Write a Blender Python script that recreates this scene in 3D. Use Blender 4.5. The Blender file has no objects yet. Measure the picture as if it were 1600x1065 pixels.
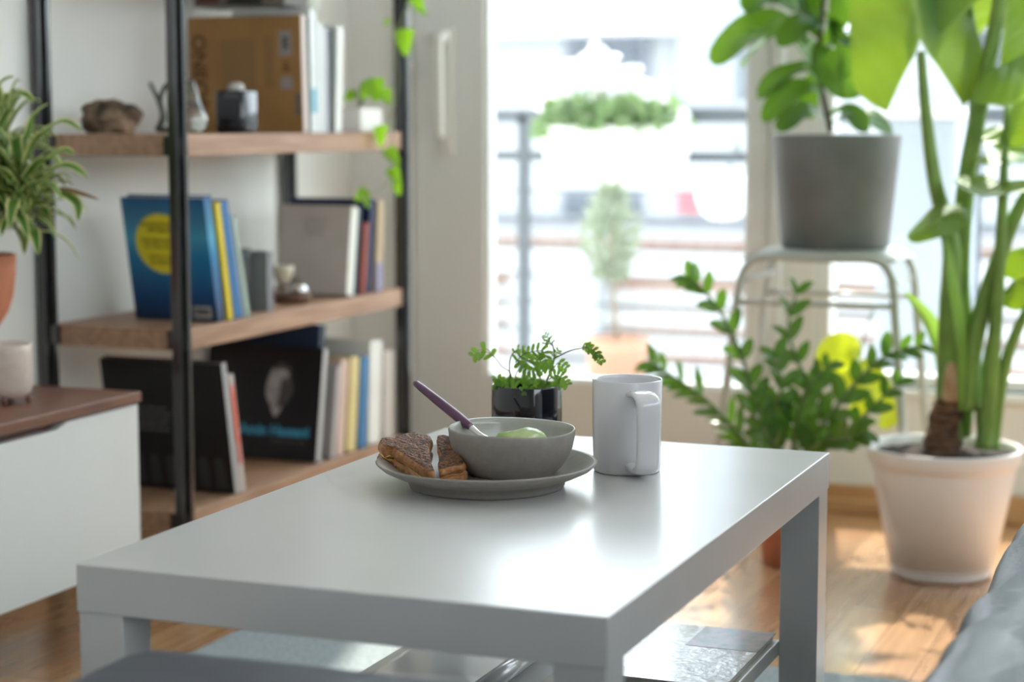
import bpy, bmesh, math, random
from mathutils import Vector as V, Matrix, noise
random.seed(7)
SC = bpy.context.scene
COL = SC.collection
PI = math.pi

# ------------------------------------------------------------------ camera
F = 2976.8
CAM = V((1.0719, -1.5412, .8795))
YAW, PITCH = .378123, .11449
_cy, _sy, _cp, _sp = math.cos(YAW), math.sin(YAW), math.cos(PITCH), math.sin(PITCH)
FW = V((-_sy*_cp, _cy*_cp, -_sp)); RT = V((_cy, _sy, 0)); UP = RT.cross(FW)
NH = V((-_sy, _cy, 0))                      # horizontal, away from the viewer
def ray(px, py): return FW + RT*((px-800)/F) + UP*((532.5-py)/F)
def at(px, py, x=None, y=None, z=None):
    D = ray(px, py)
    t = (x-CAM.x)/D.x if x is not None else (y-CAM.y)/D.y if y is not None else (z-CAM.z)/D.z
    return CAM + D*t
cd = bpy.data.cameras.new('camera'); cam = bpy.data.objects.new('camera', cd); COL.objects.link(cam)
m = Matrix((( RT.x, UP.x, -FW.x), (RT.y, UP.y, -FW.y), (RT.z, UP.z, -FW.z))).to_4x4(); m.translation = CAM
cam.matrix_world = m
cd.sensor_width = 36; cd.lens = F/1600*36; cd.clip_start = .05; cd.clip_end = 300
cd.dof.use_dof = True; cd.dof.focus_distance = 2.27; cd.dof.aperture_fstop = 3.2
SC.camera = cam

# ------------------------------------------------------------------ world, sun, exposure
w = bpy.data.worlds.new('sky'); SC.world = w; w.use_nodes = True
bg = w.node_tree.nodes['Background']; bg.inputs[0].default_value = (.845, .93, 1.0, 1); bg.inputs[1].default_value = 5.2
sl = bpy.data.lights.new('sun', 'SUN'); sl.energy = 8; sl.angle = math.radians(1.2); sl.color = (1, .93, .82)
sun = bpy.data.objects.new('sun', sl); COL.objects.link(sun)
sun.rotation_euler = V((.24, -1, -1.38)).to_track_quat('-Z', 'Y').to_euler()
vs = SC.view_settings; vs.view_transform = 'Standard'; vs.look = 'None'; vs.exposure = 0.2; vs.gamma = 1; vs.use_curve_mapping = False

# ------------------------------------------------------------------ materials
MATS = {}
def mat(name, col, rough=.5, metal=0, var=0, scale=20, bump=0, bscale=60, coat=0, spec=.5, trans=0, detail=3, col2=None, stretch=None, croug=.06):
    if name in MATS: return MATS[name]
    m = bpy.data.materials.new(name); m.use_nodes = True; nt = m.node_tree; N = nt.nodes; L = nt.links
    b = N['Principled BSDF']; b.inputs['Base Color'].default_value = (*col, 1)
    b.inputs['Roughness'].default_value = rough; b.inputs['Metallic'].default_value = metal
    b.inputs['Coat Weight'].default_value = coat; b.inputs['Coat Roughness'].default_value = croug
    b.inputs['Specular IOR Level'].default_value = spec; b.inputs['Transmission Weight'].default_value = trans
    tc = N.new('ShaderNodeTexCoord'); mp = N.new('ShaderNodeMapping'); L.new(tc.outputs['Object'], mp.inputs[0])
    if stretch: mp.inputs['Scale'].default_value = stretch
    if var or col2:
        t = N.new('ShaderNodeTexNoise'); t.inputs['Scale'].default_value = scale; t.inputs['Detail'].default_value = detail
        L.new(mp.outputs[0], t.inputs['Vector'])
        r = N.new('ShaderNodeValToRGB'); c2 = col2 or tuple(min(1, c*(1+var)) for c in col); c1 = col if col2 else tuple(c*(1-var) for c in col)
        r.color_ramp.elements[0].color = (*c1, 1); r.color_ramp.elements[1].color = (*c2, 1)
        r.color_ramp.elements[0].position = .35; r.color_ramp.elements[1].position = .65
        L.new(t.outputs['Fac'], r.inputs[0]); L.new(r.outputs[0], b.inputs['Base Color'])
    if bump:
        t2 = N.new('ShaderNodeTexNoise'); t2.inputs['Scale'].default_value = bscale; t2.inputs['Detail'].default_value = 4
        L.new(mp.outputs[0], t2.inputs['Vector'])
        bp = N.new('ShaderNodeBump'); bp.inputs['Strength'].default_value = bump; bp.inputs['Distance'].default_value = .01
        L.new(t2.outputs['Fac'], bp.inputs['Height']); L.new(bp.outputs[0], b.inputs['Normal'])
    MATS[name] = m; return m
def leafmat(name, col, back, margin=None, vein=None, rough=.35, tl=.45, veins=0):
    if name in MATS: return MATS[name]
    m = bpy.data.materials.new(name); m.use_nodes = True; nt = m.node_tree; N = nt.nodes; L = nt.links
    b = N['Principled BSDF']; b.inputs['Roughness'].default_value = rough
    uv = N.new('ShaderNodeUVMap'); sp = N.new('ShaderNodeSeparateXYZ'); L.new(uv.outputs[0], sp.inputs[0])
    a = N.new('ShaderNodeMath'); a.operation = 'SUBTRACT'; L.new(sp.outputs[0], a.inputs[0]); a.inputs[1].default_value = .5
    ab = N.new('ShaderNodeMath'); ab.operation = 'ABSOLUTE'; L.new(a.outputs[0], ab.inputs[0])   # 0 midrib .. .5 margin
    ramp = N.new('ShaderNodeValToRGB'); L.new(ab.outputs[0], ramp.inputs[0]); el = ramp.color_ramp.elements
    vc = vein or tuple(min(1, c*1.7+.02) for c in col)
    el[0].position = 0; el[0].color = (*vc, 1); el[1].position = .045; el[1].color = (*col, 1)
    if margin:
        e = el.new(.28); e.color = (*col, 1); e = el.new(.36); e.color = (*margin, 1)
    out = ramp.outputs[0]
    tc = N.new('ShaderNodeTexCoord'); t = N.new('ShaderNodeTexNoise'); t.inputs['Scale'].default_value = 14; L.new(tc.outputs['Object'], t.inputs['Vector'])
    mx = N.new('ShaderNodeMix'); mx.data_type = 'RGBA'; mx.blend_type = 'MULTIPLY'; mx.inputs[0].default_value = .6
    r2 = N.new('ShaderNodeValToRGB'); r2.color_ramp.elements[0].color = (.62, .68, .6, 1); r2.color_ramp.elements[1].color = (1.0, 1.0, 1.0, 1)
    r2.color_ramp.elements[0].position = .3; r2.color_ramp.elements[1].position = .65
    L.new(t.outputs['Fac'], r2.inputs[0]); L.new(out, mx.inputs[6]); L.new(r2.outputs[0], mx.inputs[7])
    L.new(mx.outputs[2], b.inputs['Base Color'])
    if veins:
        wv = N.new('ShaderNodeMath'); wv.operation = 'MULTIPLY_ADD'; L.new(ab.outputs[0], wv.inputs[0]); wv.inputs[1].default_value = -.5; L.new(sp.outputs[1], wv.inputs[2])
        s = N.new('ShaderNodeMath'); s.operation = 'MULTIPLY'; L.new(wv.outputs[0], s.inputs[0]); s.inputs[1].default_value = veins*2*PI
        sn = N.new('ShaderNodeMath'); sn.operation = 'SINE'; L.new(s.outputs[0], sn.inputs[0])
        bp = N.new('ShaderNodeBump'); bp.inputs['Strength'].default_value = .35; bp.inputs['Distance'].default_value = .004
        L.new(sn.outputs[0], bp.inputs['Height']); L.new(bp.outputs[0], b.inputs['Normal'])
    tr = N.new('ShaderNodeBsdfTranslucent'); tr.inputs[0].default_value = (*back, 1)
    if margin:
        r3 = N.new('ShaderNodeValToRGB'); L.new(ab.outputs[0], r3.inputs[0]); e = r3.color_ramp.elements
        e[0].position = .28; e[0].color = (*back, 1); e[1].position = .36; e[1].color = (*margin, 1); L.new(r3.outputs[0], tr.inputs[0])
    ms = N.new('ShaderNodeMixShader'); ms.inputs[0].default_value = tl
    L.new(b.outputs[0], ms.inputs[1]); L.new(tr.outputs[0], ms.inputs[2]); L.new(ms.outputs[0], N['Material Output'].inputs[0])
    MATS[name] = m; return m
def glass_pane():
    m = bpy.data.materials.new('window_glass'); m.use_nodes = True; nt = m.node_tree; N = nt.nodes; L = nt.links
    t = N.new('ShaderNodeBsdfTransparent'); t.inputs[0].default_value = (.97, .985, .98, 1)
    g = N.new('ShaderNodeBsdfGlossy'); g.inputs['Roughness'].default_value = .02
    ms = N.new('ShaderNodeMixShader'); ms.inputs[0].default_value = .035; L.new(t.outputs[0], ms.inputs[1]); L.new(g.outputs[0], ms.inputs[2])
    L.new(ms.outputs[0], N['Material Output'].inputs[0]); return m
def wood(name, c1, c2, scale=6, stretch=(12, 1, 12), rough=.5, bump=.1):
    return mat(name, c1, rough, col2=c2, scale=scale, stretch=stretch, detail=6, bump=bump, bscale=scale*2)
def floor_mat():
    m = bpy.data.materials.new('oak_floor'); m.use_nodes = True; nt = m.node_tree; N = nt.nodes; L = nt.links
    b = N['Principled BSDF']; b.inputs['Roughness'].default_value = .26; b.inputs['Coat Weight'].default_value = 1; b.inputs['Coat Roughness'].default_value = .2
    tc = N.new('ShaderNodeTexCoord'); mp = N.new('ShaderNodeMapping'); L.new(tc.outputs['Object'], mp.inputs[0]); mp.inputs['Rotation'].default_value = (0, 0, PI/2)
    br = N.new('ShaderNodeTexBrick'); L.new(mp.outputs[0], br.inputs['Vector']); br.inputs['Scale'].default_value = 1
    br.inputs['Brick Width'].default_value = .62; br.inputs['Row Height'].default_value = .09; br.inputs['Mortar Size'].default_value = .0012
    br.inputs['Color1'].default_value = (.43, .225, .105, 1); br.inputs['Color2'].default_value = (.58, .345, .175, 1); br.inputs['Mortar'].default_value = (.2, .09, .03, 1)
    t = N.new('ShaderNodeTexNoise'); mp2 = N.new('ShaderNodeMapping'); L.new(tc.outputs['Object'], mp2.inputs[0]); mp2.inputs['Scale'].default_value = (22, 1.6, 1); L.new(mp2.outputs[0], t.inputs['Vector']); t.inputs['Scale'].default_value = 3; t.inputs['Detail'].default_value = 7
    r = N.new('ShaderNodeValToRGB'); r.color_ramp.elements[0].color = (.66, .6, .55, 1); r.color_ramp.elements[0].position = .3; r.color_ramp.elements[1].position = .7
    L.new(t.outputs['Fac'], r.inputs[0]); mx = N.new('ShaderNodeMix'); mx.data_type = 'RGBA'; mx.blend_type = 'MULTIPLY'; mx.inputs[0].default_value = .8
    L.new(br.outputs['Color'], mx.inputs[6]); L.new(r.outputs[0], mx.inputs[7]); L.new(mx.outputs[2], b.inputs['Base Color']); return m
def brick_mat():
    m = bpy.data.materials.new('facade_brick'); m.use_nodes = True; nt = m.node_tree; N = nt.nodes; L = nt.links
    b = N['Principled BSDF']; b.inputs['Roughness'].default_value = .9
    tc = N.new('ShaderNodeTexCoord'); mp = N.new('ShaderNodeMapping'); L.new(tc.outputs['Object'], mp.inputs[0]); mp.inputs['Rotation'].default_value = (PI/2, 0, 0)
    br = N.new('ShaderNodeTexBrick'); L.new(mp.outputs[0], br.inputs['Vector']); br.inputs['Scale'].default_value = 2.2
    br.inputs['Color1'].default_value = (.36, .19, .13, 1); br.inputs['Color2'].default_value = (.42, .27, .20, 1); br.inputs['Mortar'].default_value = (.5, .45, .42, 1)
    L.new(br.outputs['Color'], b.inputs['Base Color']); return m

white_paint = mat('white_paint', (.80, .80, .755), .6, var=.02, scale=4)
frame_white = mat('frame_white_lacquer', (.76, .78, .75), .35, var=.02, scale=5)
table_white = mat('table_white_lacquer', (.60, .60, .595), .24, var=.015, scale=8, coat=.3, croug=.30)
cab_white = mat('cabinet_white_lacquer', (.66, .665, .645), .4, var=.02, scale=5)
black_steel = mat('black_steel', (.014, .014, .017), .22, metal=0, var=.3, scale=30, spec=.8, coat=.5)
shelf_wood = wood('shelf_wood', (.30, .17, .10), (.44, .27, .17), rough=.5)
walnut = wood('walnut_veneer', (.13, .055, .035), (.20, .09, .055), rough=.38)
walnut_dark = wood('walnut_inner', (.09, .04, .025), (.14, .065, .04), rough=.5)
base_wood = wood('baseboard_oak', (.50, .27, .11), (.60, .36, .17), stretch=(1, 8, 8), rough=.4)
leather = mat('grey_leather', (.036, .046, .068), .38, var=.12, scale=5, bump=.10, bscale=160, spec=.6)
rugm = mat('rug_wool', (.42, .48, .50), .95, var=.18, scale=160, bump=1, bscale=260)
soil = mat('potting_soil', (.03, .02, .014), .95, var=.5, scale=90, bump=1, bscale=120)
stone_ware = mat('stoneware_grey', (.30, .275, .25), .42, var=.05, scale=120, spec=.5)
stone_in = mat('stoneware_glaze_inside', (.42, .42, .38), .22, var=.04, scale=80)
mug_glaze = mat('mug_glaze', (.74, .73, .75), .14, coat=.4)
gloss_black = mat('black_gloss_ceramic', (.008, .008, .012), .06, coat=.5)
terra = mat('terracotta', (.52, .19, .10), .75, var=.12, scale=18)
pale = mat('page_paper', (.78, .75, .68), .8, var=.06, scale=40)

# ------------------------------------------------------------------ helpers
def link(name, me, m=None, parent=None, smooth=False, kind=None):
    o = bpy.data.objects.new(name, me); COL.objects.link(o)
    for x in (m if isinstance(m, (list, tuple)) else [m]):
        if x is not None: me.materials.append(x)
    if parent is not None: o.parent = parent
    if smooth:
        for p in me.polygons: p.use_smooth = True
    if kind: o['kind'] = kind
    return o
def obj(name, bm, m=None, parent=None, smooth=False, kind=None, bevel=0, sub=0, auto=None):
    bmesh.ops.recalc_face_normals(bm, faces=bm.faces[:]) if len(bm.faces) else None
    me = bpy.data.meshes.new(name); bm.to_mesh(me); bm.free()
    o = link(name, me, m, parent, smooth, kind)
    if bevel:
        b = o.modifiers.new('bevel', 'BEVEL'); b.width = bevel; b.segments = 3; b.limit_method = 'ANGLE'
    if sub:
        s = o.modifiers.new('sub', 'SUBSURF'); s.levels = sub; s.render_levels = sub
    return o
def empty(name, loc, label, cat, group=None, rz=0):
    o = bpy.data.objects.new(name, None); COL.objects.link(o); o.location = loc; o.rotation_euler = (0, 0, rz); o.empty_display_size = .05
    tag(o, label, cat, group); return o
def tag(o, label, cat, group=None):
    o['label'] = label; o['category'] = cat
    if group: o['group'] = group
    return o
def box(bm, x0, x1, y0, y1, z0, z1, mi=0):
    vs = [bm.verts.new(p) for p in ((x0,y0,z0),(x1,y0,z0),(x1,y1,z0),(x0,y1,z0),(x0,y0,z1),(x1,y0,z1),(x1,y1,z1),(x0,y1,z1))]
    for f in ((3,2,1,0),(4,5,6,7),(0,1,5,4),(1,2,6,5),(2,3,7,6),(3,0,4,7)):
        fc = bm.faces.new([vs[i] for i in f]); fc.material_index = mi
def boxo(name, x0, x1, y0, y1, z0, z1, m, parent=None, bevel=0, kind=None):
    bm = bmesh.new(); c = V((0, 0, 0))
    if parent is None:
        c = V(((x0+x1)/2, (y0+y1)/2, z0))
    box(bm, x0-c.x, x1-c.x, y0-c.y, y1-c.y, z0-c.z, z1-c.z)
    o = obj(name, bm, m, parent, bevel=bevel, kind=kind); o.location = c; return o
def lathe(bm, prof, seg=48, c=(0, 0, 0), sx=1, sy=1, mi=0):
    rings = []
    for r, z in prof:
        if r < 1e-6: rings.append([bm.verts.new((c[0], c[1], c[2]+z))])
        else: rings.append([bm.verts.new((c[0]+sx*r*math.cos(2*PI*i/seg), c[1]+sy*r*math.sin(2*PI*i/seg), c[2]+z)) for i in range(seg)])
    for a, b in zip(rings, rings[1:]):
        for i in range(seg):
            j = (i+1) % seg
            if len(a) == 1 and len(b) == 1: continue
            if len(a) == 1: f = bm.faces.new((a[0], b[j], b[i]))
            elif len(b) == 1: f = bm.faces.new((a[i], a[j], b[0]))
            else: f = bm.faces.new((a[i], a[j], b[j], b[i]))
            f.material_index = mi
def tube(bm, pts, rad, seg=8, cap=True, flat=1, mi=0):
    pts = [V(p) for p in pts]; n = len(pts)
    rad = rad if isinstance(rad, (list, tuple)) else [rad]*n
    if len(rad) != n: rad = [rad[0]+(rad[-1]-rad[0])*i/(n-1) for i in range(n)]
    t0 = (pts[1]-pts[0]).normalized(); a = V((0, 0, 1)) if abs(t0.z) < .9 else V((1, 0, 0)); nrm = t0.cross(a).normalized(); rings = []
    for i in range(n):
        t = (pts[min(i+1, n-1)]-pts[max(i-1, 0)]).normalized(); nrm = (nrm - t*nrm.dot(t)).normalized(); bi = t.cross(nrm)
        rings.append([bm.verts.new(pts[i]+(nrm*math.cos(2*PI*k/seg)+bi*math.sin(2*PI*k/seg)*flat)*rad[i]) for k in range(seg)])
    for p, q in zip(rings, rings[1:]):
        for k in range(seg):
            f = bm.faces.new((p[k], p[(k+1) % seg], q[(k+1) % seg], q[k])); f.material_index = mi; f.smooth = True
    if cap:
        bm.faces.new(rings[0][::-1]); bm.faces.new(rings[-1])
def smooth_path(pts, n=6):
    pts = [V(p) for p in pts]; out = []
    for i in range(len(pts)-1):
        p0 = pts[max(i-1, 0)]; p1 = pts[i]; p2 = pts[i+1]; p3 = pts[min(i+2, len(pts)-1)]
        for k in range(n):
            t = k/n
            out.append(.5*((2*p1)+(p2-p0)*t+(2*p0-5*p1+4*p2-p3)*t*t+(3*p1-p0-3*p2+p3)*t**3))
    out.append(pts[-1]); return out
def leaf(bm, pts, nrm, width, prof='lance', fold=.25, n=9, cols=4, wave=0, mi=0, start=0):
    """blade along a smooth path; nrm = upper side; fold lifts the two halves"""
    uvl = bm.loops.layers.uv.verify(); path = smooth_path(pts, 4) if len(pts) > 2 else [V(pts[0]).lerp(V(pts[1]), i/6) for i in range(7)]
    m = len(path); nrm = V(nrm).normalized(); rows = []; ph = random.random()*6
    for i, p in enumerate(path):
        v = i/(m-1); t = (path[min(i+1, m-1)]-path[max(i-1, 0)]).normalized(); sd = t.cross(nrm).normalized(); up = sd.cross(t).normalized()
        if prof == 'lance': wv = math.sin(PI*min(1, v*.94+.05))**.8*(1-.25*v)
        elif prof == 'oval': wv = math.sin(PI*(v*.96+.02))**.6
        elif prof == 'obov': wv = (math.sin(PI*min(.985, (v**1.35)*.97+.03))**.6)*(.55+.45*v)
        elif prof == 'heart': wv = min(1, (v*6+.15))**.7*(1-v)**.62*1.18
        else: wv = 1-v
        wv = max(wv, .03)*width/2; row = []
        for c in range(cols+1):
            s = c/cols*2-1
            row.append(bm.verts.new(p+sd*s*wv*math.cos(fold)+up*(abs(s)*wv*math.sin(fold)+wave*math.sin(v*11+ph+s)*abs(s)*width)))
        rows.append(row)
    for i in range(m-1):
        for c in range(cols):
            f = bm.faces.new((rows[i][c], rows[i][c+1], rows[i+1][c+1], rows[i+1][c])); f.smooth = True; f.material_index = mi
            for lp, (cc, ii) in zip(f.loops, ((c, i), (c+1, i), (c+1, i+1), (c, i+1))): lp[uvl].uv = (cc/cols, ii/(m-1))
def sagittate(bm, base, along, nrm, L, W, lobe, droop=.1, fold=.2, wave=.01, asym=1.0, tipcurl=0):
    """big arrow-shaped leaf: base = petiole joint, lobes run back past it"""
    uvl = bm.loops.layers.uv.verify(); along = V(along).normalized(); nrm = V(nrm); nrm = (nrm-along*nrm.dot(along)).normalized(); sd = along.cross(nrm)
    n = 20; cols = 7
    for side in (-1, 1):
        rows = []; wf = W/2*(asym if side > 0 else 1)
        for i in range(n+1):
            v = i/n; s = -lobe+(L+lobe)*v
            if s < 0: q = -s/lobe; inner = .56*wf*q**.85; outer = max(inner+.0006, wf*(1-.44*q**2.6))
            else: q = s/L; inner = 0; outer = wf*(1-q**1.7)*(1-.12*q)+.0008
            outer *= 1+.03*math.sin(v*17)
            rows.append([(inner+(outer-inner)*c/cols, s) for c in range(cols+1)])
        gr = []
        for i, row in enumerate(rows):
            g = []
            for (x, s) in row:
                z = -droop*(s/L)**2*L*(1 if s > 0 else 2.2)+abs(x)*math.sin(fold)*(1)-.9*droop*x*x/wf+wave*math.sin(s*42+x*10)*abs(x)/wf+tipcurl*max(0, s/L)**3
                g.append(bm.verts.new(V(base)+along*s+sd*side*x*math.cos(fold)+nrm*z))
            gr.append(g)
        for i in range(n):
            for c in range(cols):
                f = bm.faces.new((gr[i][c], gr[i][c+1], gr[i+1][c+1], gr[i+1][c])); f.smooth = True
                for lp, (cc, ii) in zip(f.loops, ((c, i), (c+1, i), (c+1, i+1), (c, i+1))): lp[uvl].uv = (.5+side*.5*cc/cols, ii/n)
def extr(bm, pts2, d0, d1, fn, mi=0):
    """extrude the 2-D outline between depths d0, d1; fn(u, v, d) -> 3-D"""
    a = [bm.verts.new(fn(u, v, d0)) for u, v in pts2]; b = [bm.verts.new(fn(u, v, d1)) for u, v in pts2]; n = len(pts2)
    f = bm.faces.new(a); f.material_index = mi; f = bm.faces.new(b[::-1]); f.material_index = mi
    for i in range(n):
        f = bm.faces.new((a[i], b[i], b[(i+1) % n], a[(i+1) % n])); f.material_index = mi
def text(body, size, m, parent, loc, rot, name='lettering', bold=0, align='CENTER', space=1):
    cu = bpy.data.curves.new(name, 'FONT'); cu.body = body; cu.size = size; cu.extrude = .0003; cu.offset = bold; cu.align_x = align; cu.align_y = 'CENTER'; cu.space_line = space
    t = bpy.data.objects.new(name, cu); COL.objects.link(t); bpy.context.view_layer.update()
    me = bpy.data.meshes.new_from_object(t.evaluated_get(bpy.context.evaluated_depsgraph_get())); bpy.data.objects.remove(t)
    o = link(name, me, m, parent); o.location = loc; o.rotation_euler = rot; return o

# ================================================================== room shell
WY = 2.718; XW = -1.056; HC = 2.95; XR = 3.1; YR = -3.9
def shell(name, *a, m=white_paint): return boxo(name, *a, m, kind='structure')
fl = shell('floor', XW-.1, XR+.1, YR-.1, WY+.02, -.08, 0, m=floor_mat())
shell('ceiling', XW-.1, XR+.1, YR-.1, WY+.3, HC, HC+.1)
shell('wall_left', XW-.15, XW, YR, WY+.3, -.08, HC)
bm = bmesh.new()
for b in ((YR, -2.2, -.08, HC), (1.9, WY+.3, -.08, HC), (-2.2, 1.9, -.08, .75), (-2.2, 1.9, 2.25, HC)): box(bm, XR, XR+.15, b[0], b[1], b[2], b[3])  # unseen wall, opening cut to let in fill light
obj('wall_right', bm, white_paint, kind='structure')
shell('wall_rear', XW, XR, YR-.15, YR, -.08, HC, m=mat('rear_paint', (.80, .82, .84), .7, var=.03, scale=4))
# window wall: solid pieces round the door and the window openings
D0, D1 = -.925, .045; W0, W1 = .118, 1.62; ZH = 2.78; ZS = .285
bm = bmesh.new()
for b in ((XW, D0, 0, HC), (D0, D1, ZH, HC), (D1, W0, 0, HC), (W0, W1, 0, ZS), (W0, W1, ZH, HC), (W1, XR, 0, HC)): box(bm, b[0], b[1], WY, WY+.2, b[2], b[3])
obj('wall_window', bm, white_paint, kind='structure')
bm = bmesh.new(); box(bm, W0, XR, WY-.022, WY, 0, .06); box(bm, W0, XR, WY-.034, WY, 0, .03); obj('baseboard_window', bm, base_wood, kind='structure', bevel=.004)
boxo('baseboard_left', XW, XW+.016, YR, WY, 0, .06, base_wood, kind='structure', bevel=.003)
boxo('trim_1', XW, XW+.03, .985, 1.05, 0, HC, white_paint, kind='structure', bevel=.004)
pane = glass_pane()
# balcony door
dr = bpy.data.objects.new('door_1', None); COL.objects.link(dr); dr['kind'] = 'structure'
bm = bmesh.new()
for b in ((D0, D0+.05, 0, ZH), (D1-.03, D1, 0, ZH), (D0, D1, ZH-.05, ZH), (D0, D1, 0, .03)): box(bm, b[0], b[1], WY-.02, WY+.10, b[2], b[3])
box(bm, D0+.018, D0+.032, WY-.03, WY-.018, 0, ZH)
obj('door_casing', bm, frame_white, dr, bevel=.006)
bm = bmesh.new(); a0, a1 = D0+.06, D1-.035
for b in ((a0-.008, -.685, .031, ZH-.052), (-.035, a1+.003, .031, ZH-.052), (-.69, -.03, ZH-.16, ZH-.052), (-.69, -.03, .031, .265)): box(bm, b[0], b[1], WY-.012, WY+.06, b[2], b[3])
obj('door_leaf', bm, frame_white, dr, bevel=.006)
bm = bmesh.new()
for b in ((-.700, -.676, .25, ZH-.14), (-.044, -.030, .25, ZH-.14), (-.70, -.03, .25, .272)): box(bm, b[0], b[1], WY-.006, WY+.03, b[2], b[3])
obj('glazing_bead', bm, frame_white, dr, bevel=.003)
boxo('door_glass', -.69, -.03, WY+.02, WY+.028, .26, ZH-.15, pane, dr)
bm = bmesh.new(); box(bm, -.793, -.763, WY-.034, WY-.012, .80, 1.10); box(bm, -.79, -.766, WY-.07, WY-.034, 1.07, 1.095); tube(bm, smooth_path([(-.778, WY-.035, 1.085), (-.778, WY-.07, 1.075), (-.778, WY-.072, .98), (-.778, WY-.066, .845)], 6), .011, 10)
obj('door_handle', bm, mat('handle_white', (.72, .72, .66), .35), dr, bevel=.003)
bm = bmesh.new(); lathe(bm, [(0, 0), (.022, 0), (.022, .012), (.014, .016), (0, .016)], 24); o = obj('latch', bm, frame_white, dr, True); o.rotation_euler = (PI/2, 0, 0); o.location = (-.885, WY-.02, 1.01)
# big window to its right
wn = bpy.data.objects.new('window_1', None); COL.objects.link(wn); wn['kind'] = 'structure'
bm = bmesh.new()
for b in ((W0, W0+.035, ZS, ZH), (W1-.05, W1, ZS, ZH), (W0, W1, ZH-.05, ZH), (W0, W1, ZS, ZS+.03), (.99, 1.05, ZS, ZH)): box(bm, b[0], b[1], WY+.01, WY+.08, b[2], b[3])
obj('window_frame', bm, frame_white, wn, bevel=.005)
boxo('window_sill', W0-.01, W1, WY-.012, WY+.09, ZS-.022, ZS, frame_white, wn, bevel=.004)
for i, (p, q) in enumerate(((W0+.03, 1.0), (1.04, W1-.04))): boxo('pane', p, q, WY+.04, WY+.048, ZS+.02, ZH-.04, pane, wn)

w2 = bpy.data.objects.new('fill_window', None); COL.objects.link(w2); w2['kind'] = 'structure'  # unseen side window, added to brighten the room from the right
bm = bmesh.new()
for b in ((-2.2, -2.16, .75, 2.25), (1.86, 1.9, .75, 2.25), (-.18, -.12, .75, 2.25), (-2.2, 1.9, .75, .80), (-2.2, 1.9, 2.20, 2.25)): box(bm, XR+.04, XR+.10, b[0], b[1], b[2], b[3])
obj('window_frame', bm, frame_white, w2, bevel=.004)

# ================================================================== table
T = empty('coffee_table', (.275, .45, 0), 'low square-legged white coffee table holding the plate and mug', 'table')
def tb(name, x0, x1, y0, y1, z0, z1, m, bev=.0015): return boxo(name, x0-.275, x1-.275, y0-.45, y1-.45, z0, z1, m, T, bevel=bev)
tb('tabletop', 0, .55, 0, .90, .402, .45, table_white)
for x in (.0015, .4985):
    for y in (.0015, .8485): tb('leg', x, x+.05, y, y+.05, .0095, .4022, table_white, .0012)
tb('lower_shelf', .0515, .4985, .045, .855, .185, .205, table_white)
# things lying on the lower shelf
glossy_paper = mat('magazine_gloss', (.66, .60, .61), .16, col2=(.82, .80, .80), scale=9, coat=.6, bump=.35, bscale=45)
mg = empty('magazine', (.42, .73, .205), 'thick glossy pinkish-grey magazine on the table\'s lower shelf, nearest the sofa', 'magazine')
bm = bmesh.new(); box(bm, -.078, .072, -.135, .115, 0, .0085); obj('pages', bm, pale, mg, bevel=.002)
bm = bmesh.new()
for i in range(14):
    y = -.139+.258*i/14; box(bm, -.082, .0745, y, y+.258/14+.0001, .0086, .0098)
bmesh.ops.remove_doubles(bm, verts=bm.verts[:], dist=.0003); obj('cover', bm, glossy_paper, mg)
boxo('cover_picture', -.02, .0743, .02, .118, .0098, .0102, mat('cover_print', (.18, .24, .25), .2, col2=(.45, .30, .34), scale=60, coat=.5), mg)
wp = empty('magazine', (.17, .50, .205), 'thin white folded paper on the table\'s lower shelf, left of the glossy magazine', 'magazine')
bm = bmesh.new(); path = [(-.10+.008*i, .001+.0004*i) for i in range(22)]
path += [(.076+.012*math.sin(t*.55), .022-.0125*math.cos(t*.55)) for t in range(0, 7)]
top = [(x, z+.0025) for x, z in path]
for (p, q) in zip(path, path[1:]):
    for y0, y1 in ((-.20, .20),):
        a = [bm.verts.new((p[0], y0, p[1])), bm.verts.new((q[0], y0, q[1])), bm.verts.new((q[0], y1, q[1])), bm.verts.new((p[0], y1, p[1]))]; bm.faces.new(a)
bmesh.ops.remove_doubles(bm, verts=bm.verts[:], dist=.0001)
o = obj('sheet', bm, mat('glossy_white_paper', (.8, .8, .82), .2, coat=.4), wp, True); s = o.modifiers.new('t', 'SOLIDIFY'); s.thickness = .0022; s.offset = 1
dk = boxo('paperback', .285, .335, .30, .66, .205, .215, mat('beige_cover', (.35, .32, .27), .5, var=.05), bevel=.001)
tag(dk, 'narrow beige-grey booklet on the table\'s lower shelf, between the two magazines', 'booklet')

# ================================================================== plate, bowl, toast, spoon, mug
PC = V((.220, .522, .4502))
bm = bmesh.new()
lathe(bm, [(0, .003), (.082, .003), (.084, 0), (.091, 0), (.093, .003), (.0945, .010), (.110, .0155), (.124, .022), (.1305, .0275), (.1318, .0293), (.1305, .0306), (.127, .0295), (.112, .021), (.098, .0155), (.086, .0128), (.05, .012), (0, .012)], 96)
pl = obj('plate', bm, stone_ware, None, True); pl.location = PC; tag(pl, 'round grey-brown stoneware plate with a raised rim under the bowl and toast', 'plate')
BC = V((.241, .550, .4624))
bm = bmesh.new(); outer = [(0, .002), (.047, .002), (.049, 0), (.052, 0), (.0535, .002), (.0615, .010), (.0682, .020), (.0728, .032), (.0752, .044), (.0762, .0525), (.0753, .0548)]
inner = [(.0735, .0540), (.0722, .047), (.0695, .034), (.0645, .022), (.055, .012), (.042, .0075), (0, .006)]
lathe(bm, outer, 96); k = len(bm.faces); lathe(bm, [outer[-1]]+inner, 96, mi=1)
bmesh.ops.remove_doubles(bm, verts=bm.verts[:], dist=.00005)
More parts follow.
